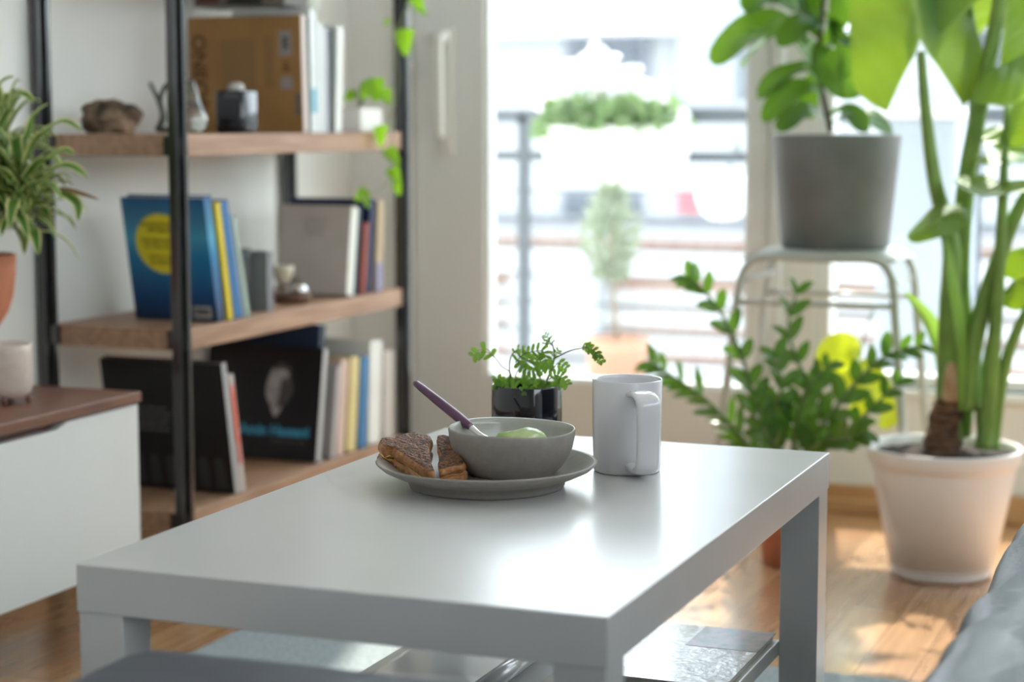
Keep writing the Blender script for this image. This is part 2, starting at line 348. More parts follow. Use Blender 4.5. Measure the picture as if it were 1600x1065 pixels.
for v in bm.verts:                                   # hand-thrown: rim a little higher on the left
    if v.co.z > .02: v.co.z += (v.co.z/.055)*(-.0012*v.co.x/.076+.0006*math.sin(3*math.atan2(v.co.y, v.co.x)))
bl = obj('bowl', bm, [stone_ware, stone_in], None, True); bl.location = BC; tag(bl, 'deep grey stoneware bowl standing on the plate', 'bowl')
yog = mat('yoghurt', (.72, .74, .62), .35, var=.06, scale=40, bump=.3, bscale=50)
bm = bmesh.new(); lathe(bm, [(0, .001), (.045, .001), (.058, .010), (.0635, .0225), (.058, .024), (.03, .026), (0, .0268)], 40)
for v in bm.verts:
    if v.co.z > .02: v.co.z += .0018*math.sin(v.co.x*150)*math.cos(v.co.y*130)
o = obj('yoghurt', bm, yog, None, True); o.location = BC+V((0, 0, .0062)); tag(o, 'pale creamy yoghurt filling the grey bowl', 'food')
bm = bmesh.new(); bmesh.ops.create_uvsphere(bm, u_segments=32, v_segments=18, radius=1)
for v in bm.verts:
    c = v.co; n = noise.noise(c*1.7+V((3, 1, 2))); c *= 1+.13*n
    v.co = V((c.x*.030, c.y*.020, max(-.2, c.z)*.0125+.002*math.sin(c.x*4)))
o = obj('avocado_slice', bm, mat('avocado', (.20, .33, .08), .22, col2=(.50, .60, .30), scale=25, coat=.3), None, True)
o.location = at(815, 677, y=.567); o.rotation_euler = (0, 0, .4); o.location.z = .5015; tag(o, 'soft green avocado lump on the yoghurt in the grey bowl', 'food')
# spoon
SP = [at(648, 597, y=.592), at(737, 668, y=.566)]
sp = empty('spoon', (0, 0, 0), 'spoon with a fat purple handle leaning out of the grey bowl', 'spoon')
d = (SP[1]-SP[0]); bm = bmesh.new(); Ld = d.length; pr_ = [(0, .0035), (.03, .0050), (.12, .0058), (.45, .0070), (.75, .0074), (.92, .0066), (1.0, .0048)]
tube(bm, [SP[0]+d*t for t, _ in pr_], [r for _, r in pr_], 16, flat=.8); obj('handle', bm, mat('purple_plastic', (.10, .035, .085), .3, coat=.2), sp, True)
q0 = SP[1]-d*.02; q1 = q0+d*.2; q2 = q1+d*.16+V((.006, -.002, .004)); bm = bmesh.new(); tube(bm, smooth_path([q0, q1, q2], 5), [.0050, .0030], 12, flat=.8); steel = mat('spoon_steel', (.75, .74, .76), .18, metal=1)
o = obj('neck', bm, steel, sp, True); bm = bmesh.new(); bmesh.ops.create_uvsphere(bm, u_segments=24, v_segments=12, radius=1)
for v in bm.verts: v.co = V((v.co.x*.020, v.co.y*.013, (v.co.z*.35-.5*(1-v.co.x**2-v.co.y**2))*.006))
o = obj('spoon_bowl', bm, steel, sp, True); o.location = q2+V((.014, 0, -.003)); o.rotation_euler = (0, .3, 0)
# toast halves
def plane_hit(px, py, P, N): D = ray(px, py); return CAM+D*((P-CAM).dot(N)/D.dot(N))
def toastmat(nm, a, b, sc, bp): 
    m = mat(nm, a, .45, col2=b, scale=sc, detail=9, bump=bp, bscale=sc*1.3, spec=.45); return m
t_top = toastmat('toast_grilled', (.035, .011, .004), (.33, .13, .045), 190, 1.0)
t_crust = toastmat('toast_crust', (.30, .12, .040), (.52, .25, .10), 70, .6)
cheese = mat('melted_cheese', (.72, .42, .06), .3, col2=(.8, .62, .3), scale=120, coat=.3)
def toast(label, L, Tp, B, outline, th, notch=None):
    N = (Tp-L).cross(B-L).normalized()
    if N.z < 0: N = -N
    pts = [plane_hit(px, py, L, N) for px, py in outline]
    path = pts+[pts[0]]; pp = []
    for a, b in zip(path, path[1:]):
        k = max(2, int((b-a).length/.004))
        for i in range(k): pp.append(a.lerp(b, i/k))
    c = sum(pp, V())/len(pp)
    root = empty('toast', (c.x, c.y, c.z), label, 'toast', 'halves of the grilled sandwich')
    def slab(name, d0, d1, mats, infl, rough, seed):
        bm = bmesh.new(); rings = []; K = 7
        for k in range(K+1):
            f = k/K; dd = d0+(d1-d0)*f; rr = math.sin(PI*(.08+.84*f))**.55; ring = []
            for p in pp:
                e = (p-c).normalized(); j = noise.noise(p*70+V((seed, k*.25, 0)))*rough+noise.noise(p*260+V((seed, k, 0)))*rough*.35
                ring.append(bm.verts.new(p-c-N*dd+e*((rr-1)*.0055+infl+j)))
            rings.append(ring)
        n = len(pp)
        for a, b in zip(rings, rings[1:]):
            for i in range(n): f = bm.faces.new((a[i], a[(i+1) % n], b[(i+1) % n], b[i])); f.smooth = True; f.material_index = 1
        # top and bottom: concentric rings
        for ring, s, dd in ((rings[0], 1, d0), (rings[-1], -1, d1)):
            prev = ring
            for q in range(1, 9):
                if q < 8: 
                    cur = []
                    for v in ring:
                        P = V(v.co)*(1-q/8)+(-N*dd)*(q/8); P += N*s*(.0012+noise.noise(P*90+V((seed, 5, 0)))*.0012+noise.noise(P*260)*.0006); cur.append(bm.verts.new(P))
                    for i in range(n): f = bm.faces.new((prev[i], prev[(i+1) % n], cur[(i+1) % n], cur[i])); f.smooth = True; f.material_index = 0
                    prev = cur
                else:
                    cv = bm.verts.new(-N*dd+N*s*.001)
                    for i in range(n): f = bm.faces.new((prev[i], prev[(i+1) % n], cv)); f.smooth = True
        bmesh.ops.recalc_face_normals(bm, faces=bm.faces[:])
        return obj(name, bm, mats, root)
    slab('bread_slice', 0, th*.46, [t_top, t_crust], 0, .0014, 1)
    slab('cheese', th*.43, th*.57, [cheese, cheese], -.0035, .0013, 9)
    slab('bread_slice', th*.54, th, [t_crust, t_crust], .0004, .0018, 4)
    return root
L = at(592, 690, y=.500); Tp = at(679, 737, y=.448); B = at(677, 682, y=.545)
toast('larger left half of the grilled sandwich, dark griddled top, at the plate\'s left rim', L, Tp, B, [(590, 690), (594, 683), (605, 681), (614, 684), (617, 680), (634, 675), (650, 673), (664, 675), (672, 679), (677, 686), (672, 697), (673, 715), (680, 737), (672, 737), (648, 722), (617, 703), (611, 697), (597, 697)], .029)
L2 = at(683, 690, y=.530); T2 = at(688, 731, y=.462); B2 = at(728, 722, y=.478)
toast('smaller right half of the grilled sandwich, tucked against the bowl', L2, T2, B2, [(681, 686), (683, 679), (693, 677), (705, 680), (712, 695), (727, 722), (722, 728), (704, 730), (686, 735), (683, 725), (687, 712), (683, 700)], .022)
# mug
MC = V((.344, .677, .4502)); bm = bmesh.new()
lathe(bm, [(0, .002), (.037, .002), (.0385, 0), (.0405, .0005), (.0415, .003), (.0423, .03), (.0430, .07), (.0432, .1135), (.0425, .1150), (.0412, .1140), (.0408, .110), (.0400, .05), (.0392, .010), (.036, .006), (0, .005)], 80)
mu = empty('mug', MC, 'plain light grey glazed mug standing right of the plate, handle to the viewer', 'mug')
obj('body', bm, mug_glaze, mu, True)
hd = V((.60, -.80, 0)).normalized(); bm = bmesh.new()
hp = smooth_path([hd*.040+V((0, 0, .101)), hd*.060+V((0, 0, .1025)), hd*.074+V((0, 0, .098)), hd*.0785+V((0, 0, .085)), hd*.079+V((0, 0, .055)), hd*.0775+V((0, 0, .025)), hd*.071+V((0, 0, .013)), hd*.058+V((0, 0, .010)), hd*.040+V((0, 0, .013))], 6)
side = V((-hd.y, hd.x, 0)); rings = []
for i, p in enumerate(hp):
    t = (hp[min(i+1, len(hp)-1)]-hp[max(i-1, 0)]).normalized(); nn = t.cross(side); hw = .0145+.0015*abs(i/len(hp)*2-1)
    rings.append([bm.verts.new(p+side*hw*math.copysign(abs(math.cos(a))**.7, math.cos(a))+nn*.0046*math.copysign(abs(math.sin(a))**.8, math.sin(a))) for a in [2*PI*k/20 for k in range(20)]])
for a, b in zip(rings, rings[1:]):
    for k in range(20): bm.faces.new((a[k], a[(k+1) % 20], b[(k+1) % 20], b[k]))
obj('handle', bm, mug_glaze, mu, True)

# ================================================================== feathery plant in black pot
P0 = V((.163, .80, .4502)); pp_ = empty('potted_plant', P0, 'small feathery seedling plant in a glossy black pot on the white table', 'plant')
bm = bmesh.new(); lathe(bm, [(0, 0), (.043, 0), (.0455, .002), (.0465, .008), (.0470, .040), (.0468, .0815), (.0460, .083), (.0440, .0820), (.0435, .076), (.043, .02), (0, .015)], 72); obj('pot', bm, gloss_black, pp_, True)
bm = bmesh.new(); lathe(bm, [(.0436, .070), (.03, .0735), (.015, .072), (0, .0745)], 40)
for v in bm.verts: v.co.z += noise.noise(v.co*120)*.003
obj('soil', bm, soil, pp_, True)
mim = leafmat('seedling_leaf', (.10, .22, .045), (.35, .62, .06), tl=.4); mimstem = mat('seedling_stem', (.16, .20, .07), .5)
fb = bmesh.new(); sb = bmesh.new()
def A(px, py, dy=0): return at(px, py, y=.80+dy)-P0
def frond(pts, n, ll, width, ln=None, start=.15, sz=None):
    p = smooth_path(pts, 6); tube(sb, p, [.0007, .0004], 6)
    for k in range(n):
        v = start+(1-start)*k/(n-1); x = v*(len(p)-1); i = min(int(x), len(p)-2); q = p[i].lerp(p[i+1], x-i); t = (p[i+1]-p[i]).normalized()
        for s in (-1, 1):
            sd = t.cross(-NH).normalized()*s
            dirn = (sd*.85+t*.45+NH*random.uniform(-.35, .35)+V((0, 0, random.uniform(-.15, .1)))).normalized(); l = 1.3*ll*(.75+.35*math.sin(PI*min(1, .25+v*.7)))*random.uniform(.85, 1.1)
            leaf(fb, [q, q+dirn*l*.5+V((0, 0, .0006)), q+dirn*l], -NH+V((random.uniform(-.5, .5), 0, random.uniform(0, .9))), width*1.45, 'oval', .2)
stems = [([A(800, 600), A(797, 582), A(785, 573), A(776, 562)], .0008), ([A(798, 598), A(796, 570), A(799, 556), A(804, 549)], .0008), ([A(852, 600), A(862, 575), A(866, 558), A(865, 545), A(862, 534)], .0011), ([A(864, 562), A(880, 552), A(896, 546), A(914, 543)], .0009), ([A(848, 598), A(842, 585), A(838, 570)], .0007), ([A(856, 590), A(866, 574), A(872, 566)], .0006), ([A(803, 596), A(808, 580), A(815, 572)], .0006)]
for s, r in stems: tube(sb, smooth_path(s, 5), [r*1.3, r*.8], 6)
frond([A(776, 562), A(764, 551, -.004), A(750, 550, -.01), A(741, 556, -.014)], 4, .0095, .0042, start=.2)
frond([A(773, 558, .01), A(760, 545, .012), A(745, 548, .012)], 3, .008, .0035)
frond([A(800, 553), A(808, 546), A(818, 547), A(822, 553)], 5, .005, .0022)
frond([A(805, 566, -.01), A(817, 554, -.015), A(832, 549, -.018), A(848, 548, -.02), A(852, 560, -.02), A(856, 572, -.02)], 12, .0095, .0030, start=.05)
frond([A(812, 572, .01), A(828, 562, .01), A(845, 564, .01), A(855, 576, .01)], 8, .0088, .0034)
frond([A(810, 562, -.02), A(816, 574, -.022), A(830, 581, -.024), A(842, 580, -.024)], 7, .0075, .0040)
frond([A(862, 540), A(857, 530), A(852, 524)], 4, .0055, .0016)
frond([A(860, 534), A(855, 533), A(852, 537)], 3, .0055, .0018)
frond([A(866, 560), A(869, 552), A(872, 548)], 3, .005, .0018)
frond([A(872, 567), A(878, 570), A(884, 574)], 3, .0075, .0034)
frond([A(911, 540), A(920, 544), A(932, 551), A(937, 560), A(941, 566)], 9, .0055, .0024, start=0)
frond([A(914, 543), A(928, 547), A(934, 558)], 6, .0065, .0034)
for k in range(14):
    a = random.uniform(0, 2*PI); r = random.uniform(.012, .038); b = V((r*math.cos(a), r*math.sin(a), .073)); e = b+V((math.cos(a)*.010+random.uniform(-.006, .006), math.sin(a)*.010, random.uniform(.006, .016)))
    frond([b, b.lerp(e, .5)+V((0, 0, .004)), e], 5, .0068, .0030, start=.3)
frond([A(858, 592, -.03), A(868, 586, -.035), A(878, 590, -.04), A(886, 600, -.045)], 7, .0080, .0034)
frond([A(786, 598, -.02), A(778, 592, -.03), A(774, 596, -.04)], 4, .0070, .0034)
obj('foliage', fb, mim, pp_); obj('stem', sb, mimstem, pp_)

# ================================================================== shelving unit
SX0, SX1, SY0, SY1 = -1.038, -.745, 1.43, 2.365
sh = empty('shelving_unit', ((SX0+SX1)/2, (SY0+SY1)/2, 0), 'open shelf rack of black steel posts and brown boards against the left wall', 'shelf')
O = sh.location
def sx(name, x0, x1, y0, y1, z0, z1, m, bev=.0015): return boxo(name, x0-O.x, x1-O.x, y0-O.y, y1-O.y, z0, z1, m, sh, bevel=bev)
for z in (.168, .5055, .857, 1.205, 1.55): sx('shelf_board', SX0+.01, SX1, SY0-.005, SY1-.005, z-.039, z, shelf_wood, .002)
for (x, y) in ((SX1-.012, SY0-.022), (SX1-.012, SY1-.008), (SX0-.006, SY0-.022), (SX0-.006, SY1-.008)):
    bm = bmesh.new(); box(bm, x-.004-O.x, x+.0145-O.x, y-O.y, y+.012-O.y, 0, 1.95); box(bm, x+.0035-O.x, x+.0225-O.x, y+.0145-O.y, y+.0255-O.y, 0, 1.95)
    for z in (.15, .487, .838, 1.186, 1.53): box(bm, x-.002-O.x, x+.018-O.x, y+.008-O.y, y+.018-O.y, z-.02, z+.015)
    obj('post', bm, black_steel, sh, bevel=.0012)
for y in (SY0-.012, SY1+.004):
    for z in (.13, .468, .818, 1.166):
        for xa in (SX0+.004, SX1-.030): sx('bracket', xa, xa+.024, y-.003, y+.008, z+.001, z+.036, black_steel, .001)

# ------------------------------------------------------------------ books
def cov(name, c, rough=.45, var=.05): return mat(name, c, rough, var=var, scale=12, spec=.4)
def book(label, xf, y0, z0, th, dep, h, lean, cover, group, pages=pale, soft=.0018, category='book', name='book', rz=0):
    zoff = th*math.sin(math.radians(-lean)) if lean < 0 else 0
    r = empty(name, (xf, y0, z0+zoff), label, category, group); r.rotation_euler = (math.radians(lean), 0, rz)
    bm = bmesh.new(); box(bm, -dep, 0, 0, soft, 0, h); box(bm, -dep, 0, th-soft, th, 0, h); box(bm, -soft, 0, 0, th, 0, h)
    bmesh.ops.remove_doubles(bm, verts=bm.verts[:], dist=1e-5); obj('cover', bm, cover, r, bevel=.0008)
    boxo('pages', -dep+.004, -soft, soft, th-soft, .003, h-.003, pages, r)
    return r
# front face of a book (facing the left end of the rack): local x from -dep..0, z up, y=0
def facetext(body, size, m, r, x, z, bold=0, rot=0, name='lettering', dy=.0006, space=1): return text(body, size, m, r, (x, -dy, z), (PI/2, rot, 0), name, bold, space=space)
def facebox(name, r, x0, x1, z0, z1, m, d=.0006): return boxo(name, x0, x1, -d, .0002, z0, z1, m, r)
G1, G2, G3 = 'books on the top visible shelf', 'books on the middle shelf', 'books on the lowest shelf'
# gradient cover of the blue book
def blue_cover():
    m = bpy.data.materials.new('blue_gradient_cover'); m.use_nodes = True; nt = m.node_tree; N = nt.nodes; L = nt.links; b = N['Principled BSDF']; b.inputs['Roughness'].default_value = .35
    tc = N.new('ShaderNodeTexCoord'); s = N.new('ShaderNodeSeparateXYZ'); L.new(tc.outputs['Object'], s.inputs[0]); mr = N.new('ShaderNodeMath'); mr.operation = 'MULTIPLY'; mr.inputs[1].default_value = 1/.238; L.new(s.outputs[2], mr.inputs[0])
    r = N.new('ShaderNodeValToRGB'); L.new(mr.outputs[0], r.inputs[0]); e = r.color_ramp.elements
    e[0].position = 0; e[0].color = (.003, .02, .06, 1); e[1].position = 1; e[1].color = (.003, .10, .27, 1)
    for p, c in ((.2, (.003, .06, .19)), (.52, (.0, .17, .38)), (.68, (.05, .33, .50)), (.8, (.04, .22, .37))): q = e.new(p); q.color = (*c, 1)
    L.new(r.outputs[0], b.inputs['Base Color']); return m
ink = mat('dark_ink', (.03, .03, .02), .6); inkb = mat('brown_ink', (.09, .035, .01), .6); wht = mat('printed_white', (.7, .7, .7), .5)
Z2 = .5058
bk = book('large blue book with a yellow starburst on its cover, leftmost on the middle shelf', -.752, 1.558, Z2, .026, .180, .238, 11, blue_cover(), G2)
bm = bmesh.new(); n = 48; pts = []
for i in range(n*2): a = PI*i/n; r = .060 if i % 2 == 0 else .0545; pts.append((r*math.cos(a), r*math.sin(a)))
extr(bm, pts, 0, -.0008, lambda u, v, d: (u-.1, d, v+.150)); obj('starburst', bm, mat('starburst_yellow', (.78, .66, .02), .5), bk)
facetext('INTERNATIONAL\nBESTSELLER\n\nTHE NEW EDITION\nOF THE CLASSIC\n\nWITH A NEW\nAFTERWORD', .0105, mat('starburst_ink', (.30, .24, .005), .6), bk, -.1, .150, dy=.0014, bold=.0003)
facebox('barcode', bk, -.050, -.012, .008, .030, mat('barcode_white', (.5, .5, .5), .5))
bm = bmesh.new()
for i in range(12): box(bm, -.047+i*.0027, -.0457+i*.0027+(i % 3)*.0003, -.0011, -.0005, .013, .027)
obj('barcode_bars', bm, ink, bk)
book('yellow paperback on the middle shelf, tight against the starburst book', -.752, 1.598, Z2, .017, .165, .226, 11, cov('cover_yellow', (.72, .55, .02)), G2)
b2 = book('bright blue book on the middle shelf, right of the yellow one', -.752, 1.621, Z2, .026, .17, .228, 12, cov('cover_blue', (.02, .14, .36)), G2)
book('thin pale green book leaning on the middle shelf, right of the bright blue one', -.752, 1.667, Z2, .012, .16, .20, 14, cov('cover_pale_green', (.40, .50, .42)), G2)
book('thin pale blue book on the middle shelf, wedged between bright blue and pale green ones', -.754, 1.653, Z2, .008, .16, .205, 13, cov('cover_pale_blue', (.33, .42, .50)), G2)
gd = cov('slipcase_grey', (.11, .12, .125), .4); gl = cov('slipcase_light', (.20, .205, .21), .4)
book('dark grey slim case on the middle shelf, right of the pale green book', -.800, 1.745, Z2, .026, .13, .125, 0, gd, G2, gd)
book('lighter grey slim case on the middle shelf, beside the dark grey case', -.768, 1.777, Z2, .024, .14, .118, 0, gl, G2, gl)
bg_ = book('wide beige-grey hardback leaning right beside the silver ball', -.760, 2.107, Z2, .034, .17, .192, -9, cov('cover_beige_grey', (.52, .485, .44), .5), G2, pages=mat('white_pages', (.8, .8, .74), .7))
facetext('A STORY OF\nTHE LONG\nWINTER', .011, mat('grey_ink', (.26, .235, .21), .6), bg_, -.085, .145, space=1.3); facetext('MILK', .014, mat('cover_ink_dark', (.08, .08, .075), .6), bg_, -.130, .028, bold=.0006)
boxo('spine_label', -.001, .0007, .001, .033, .001, .191, mat('spine_white', (.74, .75, .68), .5), bg_)
book('thin dark teal book on the middle shelf, right of the beige-grey hardback', -.765, 2.158, Z2, .012, .16, .19, -8, cov('cover_teal', (.02, .06, .09)), G2)
book('rust-red paperback on the middle shelf, low between dark covers', -.760, 2.182, Z2, .019, .15, .155, -8, cov('cover_rust', (.33, .075, .05)), G2)
book('tall navy book on the middle shelf, right of the rust-red paperback', -.762, 2.214, Z2, .026, .20, .205, -6, cov('cover_navy', (.008, .018, .07)), G2)
tn = book('tan book with a lilac foot, last at the right of the middle shelf', -.758, 2.250, Z2, .030, .16, .20, -5, cov('cover_tan', (.50, .39, .24)), G2)
boxo('spine_band', -.002, .0008, .0005, .0295, 0, .062, cov('band_lilac', (.28, .26, .40)), tn)
# lowest shelf
Z3 = .1683
blk = cov('cover_black', (.009, .009, .011), .4)
bb = book('large black book with small white print, leftmost on the lowest shelf', -.752, 1.610, Z3, .018, .27, .262, 10, blk, G3, pages=mat('grey_pages', (.3, .3, .3), .6))
facetext('one of the most\nimportant and visual\nstories of our time,\nbeautifully told in\npictures & words', .010, mat('print_grey', (.22, .22, .22), .6), bb, -.165, .145, space=1.1)
bm = bmesh.new()
for i in range(7): extr(bm, [(-.255+i*.036, .01), (-.23+i*.036, .01), (-.235+i*.036, .068), (-.243+i*.036, .073), (-.253+i*.036, .068)], 0, -.0008, lambda u, v, d: (u, d, v))
obj('cover_columns', bm, mat('column_grey', (.035, .035, .037), .5), bb)
boxo('spine_edge', -.001, .0008, .001, .017, .001, .261, cov('spine_silver', (.42, .42, .43), .3), bb)
rb = book('white-spined book with coral lettering, next to the large black book on the lowest shelf', -.752, 1.634, Z3, .017, .25, .235, 10, cov('spine_offwhite', (.55, .50, .46)), G3)
text('ANALOG FOTOGRAFIE', .0135, mat('coral_ink', (.75, .12, .07), .5), rb, (.0008, .0085, .125), (PI/2, -PI/2, PI/2), 'spine_lettering', .0008)
boxo('spine_stripe', -.001, .0006, .002, .012, .10, .215, mat('coral_ink', (0, 0, 0)), rb)
pb = book('black portrait book with blue title, leaning on the row of spines on the lowest shelf', -.762, 1.962, Z3, .020, .275, .240, -10, cov('cover_portrait_black', (.008, .008, .012), .35), G3, pages=mat('white_pages', (0, 0, 0)))
boxo('spine_label', -.001, .0008, .001, .019, .001, .239, cov('spine_light_grey', (.50, .50, .50)), pb)
facetext('Amin Hassani', .030, mat('title_blue', (.06, .32, .50), .5), pb, -.103, .060, bold=.0012, name='title'); facetext('PORTRÆTTER', .013, mat('subtitle_grey', (.10, .09, .09), .6), pb, -.068, .038, name='subtitle')
# the printed head: light side, shaded side, collar
def fan(name, pts, m, r, dd=.0007, ox=0, oz=0, sc=1):
    bm = bmesh.new(); extr(bm, pts, 0, -dd, lambda u, v, d: (u*sc+ox, d, v*sc+oz)); return obj(name, bm, m, r)
def smooth2(p, n=5):
    q = smooth_path([(a, b, 0) for a, b in p+[p[0]]], n)[:-1]; return [(v.x, v.y) for v in q]
pt = mat('portrait_light', (.30, .29, .285), .6, col2=(.46, .44, .435), scale=45); pdk = mat('portrait_dim', (.05, .047, .047), .6, col2=(.10, .095, .095), scale=50); pcl = mat('portrait_collar', (.45, .40, .41), .6)
fan('portrait_shade', smooth2([(.0, .085), (.022, .083), (.028, .06), (.034, .045), (.030, .028), (.018, .008), (.0, -.004), (-.008, .03)]), pdk, pb, .0006, -.098, .110)
fan('portrait_face', smooth2([(.004, .088), (-.016, .084), (-.026, .064), (-.031, .038), (-.028, .02), (-.017, .002), (-.008, -.004), (-.002, .006), (.001, .028), (.002, .045), (.006, .058), (.020, .066), (.022, .078)]), pt, pb, .0009, -.098, .110)
fan('portrait_hair', smooth2([(-.018, .082), (-.004, .0935), (.014, .092), (.026, .082), (.024, .072), (.010, .081), (-.006, .080)]), pdk, pb, .0012, -.098, .110)
fan('portrait_collar', [(-.018, .0), (-.012, -.012), (-.006, -.022), (.004, -.010), (.010, .004), (.0, -.002), (-.008, -.004)], pcl, pb, .0010, -.098, .110)
book('wide dark blue book on the lowest shelf, half hidden behind the portrait book', -.785, 1.990, Z3, .026, .24, .285, -9, cov('cover_dark_blue', (.012, .03, .065)), G3)
rows = [('light grey book with a red top on the lowest shelf, beside the portrait book', .018, .195, (.45, .43, .42), -10), ('pinkish beige book on the lowest shelf, left of the yellow spine', .034, .205, (.62, .47, .40), -8),
        ('pale yellow book on the lowest shelf, between pink and blue spines', .042, .205, (.66, .56, .26), -7), ('medium blue book on the lowest shelf, right of the pale yellow spine', .034, .20, (.06, .20, .40), -6),
        ('tall wide white book on the lowest shelf, taller than its neighbours', .060, .228, (.74, .75, .69), -4), ('off-white beige book, last at the right of the lowest shelf', .050, .200, (.55, .51, .46), -2)]
for (lb, th, h, c, ln), y in zip(rows, (2.022, 2.048, 2.098, 2.156, 2.203, 2.282)):
    book(lb, -.757, y, Z3, th, .17, h, ln, cov('cover_'+lb.split(' on')[0].replace(' ', '_'), c), G3)
# top visible shelf
Z4 = .8573
br = book('big mustard-brown book with rotated title, cover to the left, on the top visible shelf', -.756, 1.915, Z4, .022, .262, .236, 2, cov('cover_mustard', (.34, .185, .06), .5, .08), G1, pages=mat('pinkish_pages', (.60, .50, .45), .7))
facetext('ONEOF', .045, inkb, br, -.238, .125, bold=.001, rot=PI/2, name='title')
boxo('spine_label', -.001, .0008, .001, .021, .001, .235, mat('spine_pinkish', (.62, .53, .48), .5), br)
facebox('paper_label', br, -.050, -.022, .155, .205, mat('label_grey', (.30, .28, .27), .5)); facetext('MA', .018, mat('cover_ink_dark', (0, 0, 0)), br, -.036, .180, .0012, PI/2, dy=.0012)
facebox('paper_label', br, -.048, -.022, .088, .112, mat('label_grey', (0, 0, 0))); facebox('paper_label', br, -.016, -.004, .035, .08, mat('label_dark', (.14, .12, .11), .5)); facetext('&', .030, inkb, br, -.035, .133)
facebox('print_block', br, -.185, -.105, .09, .19, mat('mustard_shade', (.27, .15, .05), .5)); facebox('print_block', br, -.085, -.062, .09, .195, mat('mustard_shade', (0, 0, 0)))
tr_ = [('slim dark green book on the top visible shelf, against the mustard-brown one', .008, .232, (.05, .11, .09), 1), ('white book with a blue foot on the top visible shelf', .028, .250, (.70, .74, .73), 1), ('white book with black specks, mid row on the top visible shelf', .022, .225, (.74, .76, .74), 0),
       ('pale grey book on the top visible shelf, left of the black one', .020, .214, (.50, .52, .54), 0), ('narrow black book on the top visible shelf, between grey and white', .014, .212, (.02, .03, .03), -2), ('thick white book, last of the row, leaning right on the top visible shelf', .028, .222, (.78, .80, .75), -4)]
y = 1.942
for i, (lb, th, h, c, ln) in enumerate(tr_):
    r = book(lb, -.757, y, Z4, th, .18, h, ln, cov('cover_top_%s' % lb.split(' book')[0].replace(' ', '_'), c), G1); y += th+(.003 if i < 4 else .014)
    if i == 1: boxo('spine_band', -.002, .0008, .001, th-.001, .04, .09, mat('spine_band_blue', (.22, .45, .55), .5), r)
# box lying on the mustard book, cup on the white ones
gb = boxo('storage_box', -1.00, -.79, 1.80, 1.99, 1.112, 1.162, mat('box_grey', (.16, .145, .13), .6, var=.1, scale=8), bevel=.002)
gb.location = (-.895, 1.955, 1.1125)
tag(gb, 'grey box with a dark red label lying flat on top of the mustard-brown book', 'box')
gb.data.transform(Matrix.Identity(4))
boxo('label', -.095, -.045, -.0965, -.0948, .008, .040, mat('label_dark_red', (.12, .035, .03), .6), gb); bm = bmesh.new(); extr(bm, smooth2([(-.03, 0), (-.012, .028), (.01, .030), (.032, .022), (.055, 0)]), -.0965, -.0948, lambda u, v, d: (u, d, v+.004)); obj('picture', bm, mat('picture_black', (.02, .02, .02), .6), gb)
gb.scale = (1, .55, .98)
cup = empty('cup', (-.83, 2.055, 1.1095), 'small greenish-white cup resting on top of the white books', 'cup'); bm = bmesh.new(); lathe(bm, [(0, 0), (.030, 0), (.036, .004), (.0375, .048), (.036, .05), (.034, .046), (.033, .01), (0, .008)], 40); obj('body', bm, mat('cup_white', (.66, .70, .62), .3), cup, True)
bm = bmesh.new(); tube(bm, smooth_path([(.0, -.036, .04), (0, -.052, .037), (0, -.052, .018), (0, -.036, .013)], 6), .004, 8); obj('handle', bm, mat('cup_handle_dark', (.06, .055, .05), .4), cup, True)
# candle jar
cj = empty('candle_jar', at(370, 208, x=-.80), 'black square-shouldered candle jar before the mustard-brown book', 'candle'); cj.location.z = Z4
bm = bmesh.new(); 
def sqr(r, z, k=5): return [(math.copysign(abs(math.cos(a))**(2/k), math.cos(a))*r, math.copysign(abs(math.sin(a))**(2/k), math.sin(a))*r, z) for a in [2*PI*i/40 for i in range(40)]]
rg = [[bm.verts.new(p) for p in sqr(r, z)] for r, z in ((.028, 0), (.0325, .003), (.0335, .01), (.0335, .079), (.032, .082), (.0305, .080), (.0305, .06))]
for a, b in zip(rg, rg[1:]):
    for i in range(40): bm.faces.new((a[i], a[(i+1) % 40], b[(i+1) % 40], b[i]))
bm.faces.new(rg[0]); bm.faces.new(rg[-1]); obj('jar', bm, mat('candle_black', (.012, .013, .02), .12, coat=.4), cj, True)
boxo('label', -.022, .022, -.0342, -.033, .03, .066, mat('label_smoke', (.05, .055, .065), .4), cj)
bm = bmesh.new(); lathe(bm, [(0, .06), (.016, .062), (.017, .088), (.012, .096), (0, .098)], 24); obj('wax', bm, mat('wax_white', (.5, .48, .45), .5), cj, True)
# rock
bm = bmesh.new(); bmesh.ops.create_icosphere(bm, subdivisions=5, radius=1)
for v in bm.verts:
    c = v.co.copy(); n = noise.noise(c*1.1+V((8, 2, 1)))*.35+noise.noise(c*3)*.14+noise.noise(c*9)*.05; c *= 1+n; v.co = V((c.x*.056, c.y*.035, max(-.6, c.z+.25*max(0, -c.x-.1))*.038))
zmin = min(v.co.z for v in bm.verts)
for v in bm.verts: v.co.z -= zmin
o = obj('rock', bm, mat('rock_brown', (.05, .035, .025), .75, col2=(.34, .23, .15), scale=28, bump=.8, bscale=60), None, True); p = at(176, 211, y=1.50); o.location = (p.x, 1.50, Z4+.0005); o.rotation_euler = (0, 0, .15)
tag(o, 'rough brown rock with pale patches, at the left end of the top visible shelf', 'rock')
